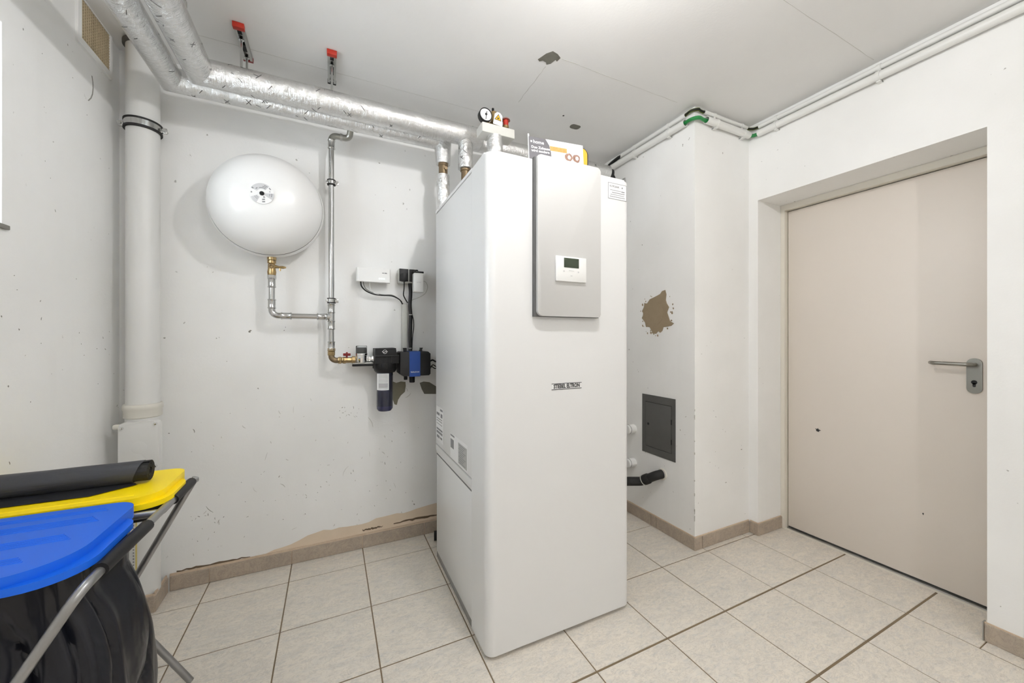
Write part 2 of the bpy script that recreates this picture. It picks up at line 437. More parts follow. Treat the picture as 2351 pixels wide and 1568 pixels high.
# pillar brown patch (y, z) on x = PX
py = [(1.700, 1.478), (1.676, 1.482), (1.668, 1.455), (1.672, 1.42), (1.665, 1.40), (1.648, 1.375), (1.662, 1.345), (1.650, 1.315), (1.640, 1.290), (1.612, 1.276), (1.632, 1.262), (1.690, 1.256), (1.700, 1.232), (1.715, 1.222), (1.732, 1.232), (1.748, 1.216), (1.772, 1.216), (1.785, 1.235), (1.800, 1.258), (1.832, 1.262), (1.840, 1.29), (1.868, 1.32), (1.852, 1.345), (1.866, 1.365), (1.850, 1.39), (1.846, 1.415), (1.822, 1.412), (1.800, 1.436), (1.765, 1.446), (1.735, 1.455), (1.715, 1.462)]
patch('plaster_patch', py, 'x', PX, wp, PATCHB, -0.003)
patch('plaster_patch', blob(1.752, 1.340, 0.062, 0.066, 28, 0.03, 5), 'x', PX-0.003, wp, PATCHB, -0.0015)
m = MB()
for k in range(34):
    a = rd0.uniform(0, 2*PI); q = rd0.uniform(1.0, 1.28); r_ = rd0.uniform(0.002, 0.006)
    m.prism(blob(1.745+0.108*q*math.cos(a), 1.342+0.115*q*math.sin(a), r_, r_*1.3, 7, 0.4, k), PX-0.0012, PX, 'x')
m.build('plaster_splatter', PATCHB, wp, smooth=False, kind='stuff')
# back wall patches (x, z)
patch('cement_patch', [(0.325, 0.935), (0.345, 0.925), (0.372, 0.932), (0.398, 0.928), (0.40, 0.905), (0.395, 0.870), (0.372, 0.850), (0.356, 0.825), (0.348, 0.795), (0.335, 0.80), (0.322, 0.84), (0.318, 0.90)], 'y', YB, wb, PATCHO, -0.0016)
patch('cement_patch', [(0.482, 0.918), (0.505, 0.925), (0.540, 0.920), (0.585, 0.890), (0.585, 0.845), (0.51, 0.850), (0.495, 0.878)], 'y', YB, wb, PATCHG, -0.0016)
st = [(-0.345, 0.066)]
rd = random.Random(4)
for i in range(26):
    x = -0.345+i*0.0385; st.append((x, 0.085+0.055*min(1, max(0, (i-1)/7))+0.030*max(0, (i-13)/12)+rd.uniform(-0.008, 0.008)))
st.append((0.64, 0.066)); patch('bare_plaster', st, 'y', YB, wb, STAIN, -0.0009)
# cracks above the baseboard
for xa, xb, zz in ((-0.66, -0.37, 0.083), (0.16, 0.27, 0.098), (0.33, 0.62, 0.102)):
    m = MB(); n_ = 16; up = []; dn = []
    for i in range(n_+1):
        x = xa+(xb-xa)*i/n_; z = zz+rd.uniform(-0.003, 0.003); h = 0.006*math.sin(PI*min(1, max(0.12, i/n_)))+0.002
        up.append((x, z+h*rd.uniform(0.6, 1))); dn.append((x, z-h*rd.uniform(0.3, 0.9)))
    for i in range(n_): m.prism([dn[i], dn[i+1], up[i+1], up[i]], YB-0.0014, YB, 'y')
    m.build('plaster_crack', CRACK, wb, smooth=False)

def scuffs(name, parent, axis, pos, sgn, regions, mat, seed):
    rd = random.Random(seed); m = MB()
    for (u0, u1, v0, v1, cnt, lmax) in regions:
        for _ in range(cnt):
            u = rd.uniform(u0, u1); v_ = rd.uniform(v0, v1); L = rd.uniform(0.003, lmax)*rd.random()+0.002
            a = rd.choice((rd.gauss(1.57, 0.25), rd.uniform(0, PI))); wd = rd.uniform(0.0006, 0.0018)
            pts = []; bend = rd.uniform(-0.5, 0.5)
            for k in range(4):
                t = k/3; pts.append((u+L*t*math.cos(a+bend*t), v_+L*t*math.sin(a+bend*t)))
            for k in range(3):
                (ax, ay), (bx, by) = pts[k], pts[k+1]; dx, dy = bx-ax, by-ay; l = math.hypot(dx, dy)+1e-9
                w1 = wd*(0.5 if k == 0 else 1); w2 = wd*(0.4 if k == 2 else 1); nx, ny = -dy/l, dx/l
                lo, hi = sorted((pos, pos+sgn*0.0004))
                m.prism([(ax-nx*w1, ay-ny*w1), (bx-nx*w2, by-ny*w2), (bx+nx*w2, by+ny*w2), (ax+nx*w1, ay+ny*w1)], lo, hi, axis)
    return m.build(name, mat, parent, smooth=False, kind='stuff')
scuffs('scuff_marks', wb, 'y', YB, -1, [(-0.62, 0.48, 0.12, 0.50, 46, 0.010), (-0.62, 0.48, 0.2, 0.9, 16, 0.03), (-0.6, 0.45, 0.9, 2.1, 8, 0.008), (-0.62, -0.48, 0.25, 0.40, 7, 0.05), (0.02, 0.16, 0.74, 0.80, 12, 0.02)], SCUFF, 11)
scuffs('scuff_marks', wb, 'y', YB, -1, [(-0.6, 0.5, 0.12, 0.9, 50, 0.07)], SCUFFL, 12)
scuffs('scuff_marks', wl, 'x', XL, 1, [(1.63, 2.25, 0.7, 1.5, 16, 0.012), (1.63, 2.25, 1.5, 2.3, 10, 0.010)], SCUFF, 13)
scuffs('scuff_marks', wp, 'x', PX, -1, [(1.49, 1.9, 0.1, 1.0, 16, 0.015)], SCUFF, 14)
scuffs('scuff_marks', wp, 'y', PY, -1, [(1.86, 2.3, 0.1, 1.2, 16, 0.012)], SCUFF, 15)
scuffs('scuff_marks', wr, 'x', XR, -1, [(0.30, 0.50, 0.15, 0.9, 14, 0.015), (0.36, 0.45, 0.25, 0.4, 12, 0.03)], SCUFFL, 16)
# long curved scratch high on the left wall
m = MB(); pts = [(2.083, 2.235), (2.089, 2.215), (2.091, 2.19), (2.087, 2.165), (2.076, 2.142), (2.058, 2.122)]
for i in range(5):
    (ax, ay), (bx, by) = pts[i], pts[i+1]; m.prism([(ax-0.003, ay), (bx-0.003, by), (bx+0.003, by), (ax+0.003, ay)], XL, XL+0.0005, 'x')
m.build('scratch', SCUFF, wl, smooth=False)
# cracked pillar corner
m = MB()
for i in range(13):
    z = 0.15+rd.random()*0.75; h = rd.uniform(0.004, 0.022); m.box((PX-0.0006, PY-0.0006, z), (PX+rd.uniform(0.001, 0.003), PY+rd.uniform(0.001, 0.004), z+h))
m.build('chipped_edge', SCUFFL, wp, smooth=False, kind='stuff')

# ------------------------------------------------------------------ baseboards
BH = 0.070
def baseboard(name, segs, along, pos, face, mortar=0.0):
    """segs: breakpoints; along: 'x' or 'y'; pos: wall plane; face: direction (+1/-1) in which it stands proud"""
    a, b = min(segs), max(segs); d = 0.0075*face
    p0, p1 = sorted((pos, pos+d*0.72)); m = MB()
    if along == 'x': m.box((a, p0, 0), (b, p1, BH+0.004+mortar))
    else: m.box((p0, a, 0), (p1, b, BH+0.004+mortar))
    root = struct(m.build(name, MORTAR, smooth=False))
    p0, p1 = sorted((pos, pos+d*1.35))
    for s0, s1 in zip(segs, segs[1:]):
        m = MB(); s0, s1 = min(s0, s1)+0.0018, max(s0, s1)-0.0018
        if s1-s0 < 0.004: continue
        if along == 'x': m.box((s0, p0, 0.001), (s1, p1, BH), 0.0012, 1)
        else: m.box((p0, s0, 0.001), (p1, s1, BH), 0.0012, 1)
        m.build('baseboard_tile', BTILE, root, smooth=False)
    return root
baseboard('baseboard_back', [-0.684, -0.534, -0.187, 0.1605, 0.508, 0.855, 1.20, 1.55, PX], 'x', YB, -1, 0.006)
baseboard('baseboard_pipe_front', [XL, -0.750, -0.690], 'x', 2.147+0.0075, -1, 0.006)
baseboard('baseboard_pipe_side', [2.147, 2.29], 'y', -0.6975, 1, 0.006)
baseboard('baseboard_left', [y_ for y_ in gy if y_ < 2.0] + [2.14], 'y', XL, 1)
baseboard('baseboard_pillar_left', [PY-0.009, 1.74, 1.784, YB-0.01], 'y', PX, -1)
baseboard('baseboard_pillar_front', [PX-0.009, 1.89, XR-0.009], 'x', PY, -1)
baseboard('baseboard_right_far', [DY1-0.009, PY-0.009], 'y', XR, -1)
baseboard('baseboard_jamb', [XR-0.009, DX-0.005], 'x', DY1, -1)
baseboard('baseboard_right', [DY0+0.006, 0.19, -0.16, -0.51, -0.86, -1.21, -1.56, -1.91, -2.26, YF], 'y', XR, -1)
tr = struct(MB().box((XR-0.0115, DY0+0.0065, 0.001), (XR+0.012, DY0+0.010, BH+0.004)).build('trim_1', ZINC, smooth=False))

# ------------------------------------------------------------------ door
door = sempty('door_1', (DX, (DY0+DY1)/2, 0))
m = MB()
m.frame((DY0+0.001, 0.0005, DY1-0.001, DZ-0.001), (DY0+0.024, 0.0008, DY1-0.024, DZ-0.036), DX-0.035, DX+0.06, 'x')
m.build('door_frame', FRAMEC, door, smooth=False)
MB().box((DX+0.010, DY0+0.018, 0.0), (DX+0.055, DY1-0.018, DZ-0.03)).build('frame_rebate', DARKGAP, door, smooth=False)
leaf = MB().box((DX-0.004, DY0+0.028, 0.016), (DX+0.045, DY1-0.028, DZ-0.041), 0.002).build('door_leaf', DOORC, door)
MB().box((DX-0.014, DY0+0.002, 0.0), (DX+0.03, DY1-0.026, 0.006), 0.002).build('threshold', ZINC, door)
hp = MB().prism(rpoly(0.604, 0.943, 0.650, 1.099, (0.0228,)*4, 8), DX-0.013, DX-0.004, 'x').build('handle_plate', HANDLE, door)
MB().tube(fillet([(DX-0.012, 0.626, 1.072), (DX-0.058, 0.626, 1.072), (DX-0.058, 0.742, 1.074), (DX-0.030, 0.757, 1.074)], 0.016, 6), 0.0085, 14).build('lever', HANDLE, hp)
m = MB(); m.lathe([(0, 0), (0.0092, 0), (0.0092, 0.001), (0, 0.001)], (DX-0.0142, 0.627, 0.993), 'x', 16); m.prism(rpoly(0.6225, 0.972, 0.6315, 0.990, (0.004, 0.004, 0, 0), 3), DX-0.0142, DX-0.0132, 'x')
m.build('keyhole', BLACKP, hp)
patch('paint_chip', blob(1.228, 0.648, 0.011, 0.010, 12, 0.5, 8), 'x', DX-0.004, door, PRINTD, -0.0006)
patch('paint_chip', blob(0.79, 0.34, 0.003, 0.005, 8, 0.3, 9), 'x', DX-0.004, door, PRINTD, -0.0006)

# ------------------------------------------------------------------ ceiling lamp (just above the frame), plus the added fill bulb
def ceiling_lamp(pos, label, mat):
    lamp = thing('ceiling_lamp', (pos[0], pos[1], ZC), label, 'lamp', 'ceiling lamps'); d = ZC-pos[2]
    MB().lathe([(0, d-0.001), (0.045, d-0.001), (0.045, d-0.018), (0.030, d-0.034), (0, d-0.034)], pos, 'z', 24).build('lamp_base', WHITEP, lamp)
    MB().lathe([(0, d-0.034), (0.019, d-0.034), (0.021, d-0.085), (0.016, d-0.100), (0.014, d-0.106), (0, d-0.106)], pos, 'z', 20).build('lamp_socket', WHITEP, lamp)
    MB().lathe([(LAMP_R*math.sin(PI*k/14), LAMP_R*math.cos(PI*k/14)) for k in range(15)], pos, 'z', 24).build('light_bulb', mat, lamp)
ceiling_lamp(LAMP_POS, 'bare round bulb in a white ceiling socket just before the tall white cabinet', OPAL)
ceiling_lamp(FILL_LAMP_POS, 'added fill bulb in a white ceiling socket, unseen in the rear half of the room', FILL_OPAL)

# ------------------------------------------------------------------ tall heat pump cabinet
CX0, CX1, CY0, CY1, CZ = 0.513, 1.192, 1.281, 2.035, 1.880
cab = thing('heat_pump_cabinet', ((CX0+CX1)/2, (CY0+CY1)/2, 0), 'tall white heat pump cabinet with rounded front and grey control panel', 'cabinet')
m = MB(); m.prism(rpoly(CX0, CY0, CX1, 1.452, (0.034, 0.034, 0, 0), 8), 0.016, CZ)
e = [ed for ed in m.bm.edges if all(v.co.z > CZ-1e-5 for v in ed.verts) and not all(abs(v.co.y-1.452) < 1e-5 for v in ed.verts)]
bmesh.ops.bevel(m.bm, geom=e, offset=0.010, segments=3, profile=0.5, affect='EDGES')
m.build('front_panel', PAINT, cab, ang=25)
MB().box((CX0+0.006, 1.453, 0.030), (CX1-0.006, CY1, 1.862)).build('body', plain('body_gap_shade', (0.16, 0.16, 0.16, 1), 0.7), cab, smooth=False)  # inner body coloured dark to put shade into the panel gaps
MB().box((CX0+0.0005, 1.4535, 1.864), (CX1-0.0005, CY1+0.002, CZ), 0.003).build('lid', PAINT, cab)
MB().box((CX0+0.0015, 1.456, 0.618), (CX0+0.012, CY1-0.002, 1.8605), 0.002).build('side_panel', PAINT, cab)
m = MB(); m.prism([(CX0+0.012, 0.560), (CX0+0.012, 0.614), (CX0+0.001, 0.612), (CX0+0.001, 0.588), (CX0+0.0075, 0.560)], 1.456, CY1-0.002, 'y'); m.build('side_rail', PAINT, cab, smooth=False)
MB().box((CX0+0.0055, 1.456, 0.030), (CX0+0.014, CY1-0.002, 0.559), 0.0015).build('side_panel', PAINT, cab)
MB().box((CX1-0.012, 1.456, 0.030), (CX1-0.0015, CY1-0.002, 1.8605), 0.002).build('side_panel', PAINT, cab)
MB().box((CX0+0.004, 1.33, 0.006), (CX1-0.004, CY1-0.01, 0.034), 0.002).build('plinth', PLINTH, cab)
for fx in (CX0+0.05, CX1-0.05):
    for fy in (1.38, CY1-0.06): MB().lathe([(0, 0.0), (0.02, 0.0), (0.02, 0.004), (0.008, 0.007), (0.008, 0.012), (0, 0.012)], (fx, fy, 0), 'z', 14).build('levelling_foot', RUBBER, cab)
MB().box((0.6995, 1.264, 1.272), (1.004, 1.283, 1.883)).build('panel_gap', DARKGAP, cab, smooth=False)
m = MB(); m.prism(rpoly(0.707, 1.274, 1.006, 1.890, (0.022, 0.010, 0.014, 0.014), 6), 1.251, 1.2685, 'y')
e = [ed for ed in m.bm.edges if all(v.co.y < 1.2511 for v in ed.verts)]
bmesh.ops.bevel(m.bm, geom=e, offset=0.004, segments=2, profile=0.5, affect='EDGES')
cp = m.build('control_panel', PANELGREY, cab, ang=30)
disp = MB().box((0.783, 1.242, 1.411), (0.926, 1.2515, 1.509), 0.0018).build('controller', WHITEP, cab)
MB().box((0.819, 1.2408, 1.4655), (0.889, 1.243, 1.503), 0.0005).build('lcd_screen', LCD, disp)
bars('controller_marks', [(-0.038, -0.032, -0.0075, 0.005), (0.030, 0.036, -0.0075, 0.005), (-0.004, 0.004, -0.024, 0.003), (-0.012, 0.012, -0.004, 0.0012)], frontM(0.854, 1.242, 1.458), PRINTL, disp)
badge = thing_b = MB().box((0.786, 1.2800, 0.9835), (0.930, 1.2816, 1.0085)).build('badge', plain('badge_white', (0.80, 0.80, 0.80, 1), 0.4), cab, smooth=False)
textmesh('badge_lettering', 'STIEBEL ELTRON', 0.0225, frontM(0.858, 1.2799, 0.996), PRINTD, badge, bold=0.0007, sx=0.75)
bars('badge_lines', [(-0.072, 0.072, 0.0115, 0.0022), (-0.072, 0.072, -0.0115, 0.0022)], frontM(0.858, 1.2800, 0.996), PRINTD, badge)
# installer sticker top right
MS = frontM(1.119, 1.2808, 1.8225)
stk = MB().box((-0.051, -0.034, -0.0004), (0.051, 0.034, 0.0003)); [setattr(v, 'co', MS @ v.co) for v in stk.bm.verts]
stk = stk.build('sticker', PAPER, cab, smooth=False)
bars('sticker_print', [(-0.051, 0.051, 0.0335, 0.0016), (-0.051, 0.051, -0.0335, 0.0016), (-0.051, -0.0494, 0, 0.068), (0.0494, 0.051, 0, 0.068)], MS, PRINT, stk, 0.0007)
textmesh('sticker_lettering', 'KOPLBAR', 0.012, MS @ Matrix.Translation((-0.016, 0.020, 0.0005)), PRINT, stk)
bars('sticker_lines', [(-0.04, 0.02, 0.004, 0.002), (0.022, 0.04, 0.003, 0.004), (-0.03, 0.04, -0.006, 0.0028), (-0.038, 0.038, -0.015, 0.002), (-0.042, 0.042, -0.024, 0.0024), (0.024, 0.030, 0.020, 0.006)], MS, PRINT, stk, 0.0007)
# type plates on the left side
M1 = leftM(CX0+0.0012, 1.955, 0.735)
s1 = MB().box((-0.07, -0.09, -0.0003), (0.07, 0.09, 0.0003)); [setattr(v, 'co', M1 @ v.co) for v in s1.bm.verts]; s1 = s1.build('type_plate', PAPER, cab, smooth=False)
bars('type_plate_print', [(0.01, 0.06, 0.078, 0.010), (-0.06, 0.0, 0.052, 0.014), (0.02, 0.055, 0.05, 0.02), (-0.06, 0.05, 0.028, 0.004), (-0.06, 0.05, 0.016, 0.004), (-0.06, 0.05, 0.0, 0.003), (-0.06, 0.055, -0.028, 0.009), (-0.06, 0.055, -0.045, 0.012), (-0.055, 0.0, -0.068, 0.014), (0.01, 0.05, -0.068, 0.010)], M1, PRINT, s1, 0.0006)
M2 = leftM(CX0+0.0012, 1.632, 0.680)
s2 = MB().box((-0.125, -0.058, -0.0003), (0.125, 0.058, 0.0003)); [setattr(v, 'co', M2 @ v.co) for v in s2.bm.verts]; s2 = s2.build('type_plate', PAPER, cab, smooth=False)
bars('type_plate_print', [(0.0, 0.118, -0.004, 0.092)], M2, plain('plate_grey', rgb(172, 172, 170), 0.5), s2, 0.0006)
bars('type_plate_print', [(-0.12, -0.06, 0.050, 0.007), (-0.118, -0.07, 0.012, 0.042)] + [(0.008+0.01*(i % 2), 0.10-0.015*(i % 3), 0.034-0.0085*i, 0.0028) for i in range(10)], M2, PRINT, s2, 0.0009)

# ------------------------------------------------------------------ foil wrapped pipes
ZP = 2.283
def ring(mb, c, axis, r0, r1, w_, n=24):
    mb.lathe([(r0, -w_/2), (r1, -w_/2), (r1, w_/2), (r0, w_/2), (r0, -w_/2)], c, axis, n)
fp = thing('insulated_pipe', (0.655, 1.95, 1.90), 'foil-wrapped pipe nearer the room, ending in a rounded tee above the cabinet corner', 'pipe', 'foil-wrapped pipes')
MB().tube([(-0.488, -0.9, ZP), (-0.488, 1.95, ZP), (-0.40, 1.95, ZP)], 0.0525, 28).build('pipe_insulation', FOILY, fp)
m = MB(); m.tube([(-0.47, 1.95, ZP), (0.715, 1.95, ZP), (0.738, 1.95, ZP), (0.750, 1.95, ZP), (0.754, 1.95, ZP)], [0.0527, 0.0527, 0.048, 0.036, 0.015], 28); m.build('pipe_insulation', FOILX, fp)
MB().tube([(0.655, 1.95, ZP), (0.655, 1.95, 2.100)], 0.0395, 24).build('pipe_insulation', FOILZ, fp)
m = MB(); m.lathe([(0, 2.098), (0.028, 2.098), (0.028, 2.088), (0.0235, 2.086), (0.0235, 1.95), (0.028, 1.945), (0.028, 1.882), (0, 1.882)], (0.655, 1.95, 0), 'z', 24); m.build('brass_valve', BRONZE, fp)
bp_ = thing('insulated_pipe', (0.563, 2.065, 1.90), 'foil-wrapped pipe nearer the back wall, dropping through a brass valve behind the cabinet', 'pipe', 'foil-wrapped pipes')
MB().tube([(-0.611, -0.9, ZP), (-0.611, 2.065, ZP), (-0.50, 2.065, ZP)], 0.0475, 28).build('pipe_insulation', FOILY, bp_)
m = MB(); m.tube([(-0.59, 2.065, ZP), (0.563, 2.065, ZP), (0.563, 2.065, 2.155)], [0.0477, 0.0477, 0.0385], 28); m.build('pipe_insulation', FOILX, bp_)
m = MB(); m.lathe([(0, 2.158), (0.027, 2.158), (0.027, 2.146), (0.0245, 2.144), (0.0245, 2.104), (0.026, 2.102), (0.026, 2.092), (0, 2.092)], (0.563, 2.065, 0), 'z', 24)
m.lathe([(0, -0.034), (0.009, -0.034), (0.009, -0.02), (0, -0.02)], (0.570, 2.065, 2.125), 'y', 14); m.build('brass_valve', BRONZE, bp_)
MB().tube([(0.563, 2.068, 2.096), (0.563, 2.068, 2.02), (0.575, 2.075, 1.90), (0.585, 2.08, 1.70)], [0.034, 0.037, 0.040, 0.040], 22).build('pipe_insulation', FOILZ, bp_)
rp = thing('insulated_pipe', (1.2, 2.065, 2.28), 'dull foil-wrapped pipe running behind the brochure on top of the cabinet', 'pipe', 'foil-wrapped pipes')
MB().tube([(0.70, 2.065, 2.322), (1.715, 2.065, 2.322)], 0.050, 26).build('pipe_insulation', FOILX, rp)
m = MB(); m.lathe([(0.0, 0), (0.030, 0), (0.034, 0.02), (0.034, 0.05), (0, 0.05)], (1.70, 2.065, 2.322), 'x', 20); m.build('pipe_sleeve', DGREYP, rp)
m = MB()
for i in range(4): m.tube(smoothpath([(1.757, 2.06+0.008*i, 2.325-0.01*i), (1.79, 2.07+0.01*i, 2.28), (1.785-0.012*i, 2.08, 2.20), (1.76-0.02*i, 2.09, 2.05), (1.70, 2.1, 1.9)], 5), 0.0085, 8)
tag(m.build('cable_bundle', RUBBER), 'black cables dropping behind the cabinet at the end of its rear foil pipe', 'cable')
m = MB(); pts = [(1.795, 2.245), (1.835, 2.300), (1.832, 2.262), (1.835, 2.225), (1.83, 2.19), (1.80, 2.17), (1.77, 2.19)]
m.prism([(x_, z_) for x_, z_ in pts], 2.02, 2.05, 'y'); tag(m.build('sealing_foil', mottled('crumpled_foil', (0.5, 0.5, 0.48, 1), (0.3, 0.3, 0.29, 1), 40, 0.5, 0.6, 0.8, 40), smooth=False), 'crumpled grey foil scrap behind the upper right cabinet corner', 'foil')

def scrim(parent, runs, seed):
    """short dark reinforcement threads lying on the foil: runs = (p0, p1, radius, count)"""
    rd = random.Random(seed); m = MB()
    for p0, p1, r_, cnt in runs:
        A, B = Vector(p0), Vector(p1); d = (B-A).normalized(); u = d.cross(Vector((0, 0, 1))) if abs(d.z) < 0.9 else Vector((1, 0, 0)); u.normalize(); w_ = d.cross(u)
        for _ in range(cnt):
            t0 = rd.random()*(B-A).length; a0 = rd.uniform(0, 2*PI); L = rd.uniform(0.014, 0.030)
            for sl in ((1, -1) if rd.random() < 0.25 else (rd.choice((-1, 1, 0.3)),)):
                pts = []
                for k in range(4):
                    q = (k/3-0.5)*L; t_ = t0+q*0.7; a_ = a0+sl*q*0.8/r_
                    for wd in (-0.0008, 0.0008):
                        pts.append(A+d*(t_+wd*sl)+(u*math.cos(a_-wd/r_)+w_*math.sin(a_-wd/r_))*(r_+0.0008))
                vv = [m.bm.verts.new(p) for p in pts]
                for k in range(3): m.bm.faces.new((vv[2*k], vv[2*k+1], vv[2*k+3], vv[2*k+2]))
    return m.build('scrim_threads', plain('scrim_thread', (0.12, 0.115, 0.11, 1), 0.6), parent, smooth=False, kind='stuff')
scrim(fp, [((-0.488, 0.6, ZP), (-0.488, 1.92, ZP), 0.0525, 48), ((-0.44, 1.95, ZP), (0.70, 1.95, ZP), 0.0527, 60), ((0.655, 1.95, 2.23), (0.655, 1.95, 2.11), 0.0395, 14)], 31)
scrim(bp_, [((-0.611, 0.6, ZP), (-0.611, 2.03, ZP), 0.0475, 48), ((-0.57, 2.065, ZP), (0.52, 2.065, ZP), 0.0477, 60), ((0.563, 2.068, 2.09), (0.563, 2.068, 2.03), 0.0375, 12)], 32)
scrim(rp, [((0.72, 2.065, 2.322), (1.70, 2.065, 2.322), 0.050, 40)], 33)

# pipe hangers -------------------------------------------------------------
def hanger(x_, ya, yb, rods, label, capm):
    h = thing('pipe_hanger', (x_, (ya+yb)/2, ZC), label, 'pipe hanger', 'ceiling rail pipe hangers')
    m = MB(); m.box((x_-0.018, ya, ZC-0.004), (x_+0.018, yb, ZC-0.0008)); m.box((x_-0.018, ya, ZC-0.020), (x_-0.013, yb, ZC-0.003)); m.box((x_+0.013, ya, ZC-0.020), (x_+0.018, yb, ZC-0.003))
    m.box((x_-0.018, ya, ZC-0.021), (x_-0.008, yb, ZC-0.0185)); m.box((x_+0.008, ya, ZC-0.021), (x_+0.018, yb, ZC-0.0185)); m.build('rail', ZINC, h, smooth=False)
    MB().box((x_-0.0205, ya-0.003, ZC-0.022), (x_+0.0205, ya+0.020, ZC-0.0008), 0.002).build('end_cap', RED, h)
    MB().box((x_-0.0195, yb-0.010, ZC-0.022), (x_+0.0195, yb+0.002, ZC-0.0008), 0.002).build('end_cap', capm, h)
    MB().box((x_-0.0125, ya+0.022, ZC-0.0205), (x_+0.0125, ya+0.042, ZC-0.005)).build('rail_insert', BLACKP, h, smooth=False)
    MB().box((x_-0.0115, ya+0.108, ZC-0.0195), (x_+0.0115, ya+0.15, ZC-0.005)).build('rail_insert', BLACKP, h, smooth=False)
    for ry, zb in rods:
        m = MB(); m.tube([(x_, ry, ZC-0.012), (x_, ry, zb)], 0.0048, 10); m.lathe([(0, 0), (0.010, 0), (0.010, 0.008), (0, 0.008)], (x_, ry, ZC-0.030), 'z', 6)
        r_ = m.build('threaded_rod', STEEL, h)
        MB().box((x_-0.022, ry-0.010, zb-0.002), (x_+0.030, ry+0.004, zb+0.004), 0.001).build('saddle', DGREYP, r_)
hanger(-0.345, 1.886, 2.104, [(1.95, ZP+0.05), (2.065, ZP+0.046)], 'ceiling pipe hanger with red end caps and two rods, nearer the corner pipe', DRED)
hanger(0.003, 1.884, 2.108, [(1.95, ZP+0.05), (2.065, ZP+0.046)], 'ceiling pipe hanger with red end cap above the upright steel pipe', BLACKP)
h0 = thing('pipe_hanger', (-0.478, 1.742, ZC), 'plain ceiling rod holding the foil pipe along the left wall at the top edge', 'pipe hanger', 'ceiling rail pipe hangers')
MB().tube([(-0.478, 1.742, ZC-0.001), (-0.478, 1.742, 2.40)], 0.005, 10).build('threaded_rod', STEEL, h0)
MB().tube([(-0.478, 1.742, 2.405), (-0.478, 1.742, 2.328)], 0.0075, 10).build('rod_sleeve', ZINC, h0)

# ------------------------------------------------------------------ safety group on the cabinet
sg = thing('safety_group', (0.735, 1.73, CZ), 'insulated safety valve group with round pressure gauge standing on the cabinet', 'safety valve')
MB().lathe([(0, CZ+0.001), (0.040, CZ+0.001), (0.040, 2.188), (0, 2.188)], (0.735, 1.735, 0), 'z', 26).build('neck_pipe', FOILZ, sg)
MB().tube(fillet([(0.697, 1.745, 1.95), (0.680, 1.745, 1.95), (0.680, 1.745, 2.06), (0.697, 1.745, 2.06)], 0.012, 4), 0.004, 8).build('bail', STEEL, sg)
MB().box((0.655, 1.70, 2.186), (0.829, 1.782, 2.232), 0.004).build('insulation_block', mottled('foam_grey', rgb(212, 211, 205), rgb(196, 195, 190), 20, 0.7, 0, 0.2, 90), sg)
gc = (0.676, 1.715, 2.272)
gm = MB(); gm.lathe([(0, 0.022), (0.030, 0.022), (0.033, 0.016), (0.033, -0.010), (0.0295, -0.012), (0.0295, -0.006), (0, -0.006)], gc, 'y', 30); gauge = gm.build('gauge_case', BLACKP, sg)
MB().lathe([(0, -0.0075), (0.0292, -0.0075), (0.0292, -0.006), (0, -0.006)], gc, 'y', 30).build('gauge_face', PAPER, gauge)
m = MB(); m.obox((gc[0]+0.003, gc[1]-0.0085, gc[2]-0.002), (0.003, 0.001, 0.040), (0, 0.12, 0)); m.lathe([(0, -0.001), (0.006, -0.001), (0.006, 0.001), (0, 0.001)], (gc[0]+0.002, gc[1]-0.0085, gc[2]+0.003), 'y', 14); m.build('gauge_needle', PRINTD, gauge)
MB().tube([(0.690, 1.728, 2.230), (0.690, 1.728, 2.262)], 0.011, 12).build('gauge_stem', BRASS, sg)
MB().lathe([(0, 2.230), (0.024, 2.230), (0.024, 2.262), (0.016, 2.270), (0.016, 2.318), (0.008, 2.324), (0, 2.324)], (0.735, 1.748, 0), 'z', 20).build('air_vent', BRASS, sg)
MB().lathe([(0, 2.322), (0.006, 2.322), (0.006, 2.334), (0, 2.334)], (0.728, 1.742, 0), 'z', 12).build('vent_cap', BLACKP, sg)
TM = frontM(0.747, 1.722, 2.275) @ Matrix.Rotation(-0.10, 4, 'Z')
m = MB(); m.prism([(-0.024, -0.030), (0.026, -0.030), (0.021, 0.022), (0.008, 0.034), (-0.008, 0.034), (-0.020, 0.022)], -0.0006, 0.0006); [setattr(v, 'co', TM @ v.co) for v in m.bm.verts]; tg = m.build('warning_tag', PAPER, sg, smooth=False)
m = MB(); m.prism([(-0.019, -0.006), (0.019, -0.006), (0, 0.026)], 0.0006, 0.0011); [setattr(v, 'co', TM @ v.co) for v in m.bm.verts]; m.build('warning_triangle', YELLOW, tg, smooth=False)
m = MB()
for p in ([(-0.019, -0.006), (0.019, -0.006), (0.015, -0.0035), (-0.015, -0.0035)], [(0.019, -0.006), (0, 0.026), (0, 0.0215), (0.015, -0.0035)], [(0, 0.026), (-0.019, -0.006), (-0.015, -0.0035), (0, 0.0215)], blob(0, 0.004, 0.004, 0.004, 10, 0.2, 2)):
    m.prism(p, 0.0011, 0.0014)
[setattr(v, 'co', TM @ v.co) for v in m.bm.verts]; m.build('warning_symbol', PRINTD, tg, smooth=False)
MB().lathe([(0, 2.230), (0.013, 2.230), (0.013, 2.244), (0.016, 2.246), (0.016, 2.258), (0, 2.258)], (0.795, 1.735, 0), 'z', 18).build('relief_valve_body', BRASS, sg)
MB().lathe([(0, 2.258), (0.0135, 2.258), (0.0135, 2.286), (0.010, 2.289), (0, 2.289)], (0.795, 1.735, 0), 'z', 18).build('relief_valve_cap', RED, sg)
MB().lathe([(0, 2.289), (0.022, 2.288), (0.019, 2.294), (0, 2.296)], (0.797, 1.737, 0), 'z', 18).build('relief_knob', plain('faded_red', rgb(150, 96, 88), 0.5), sg)

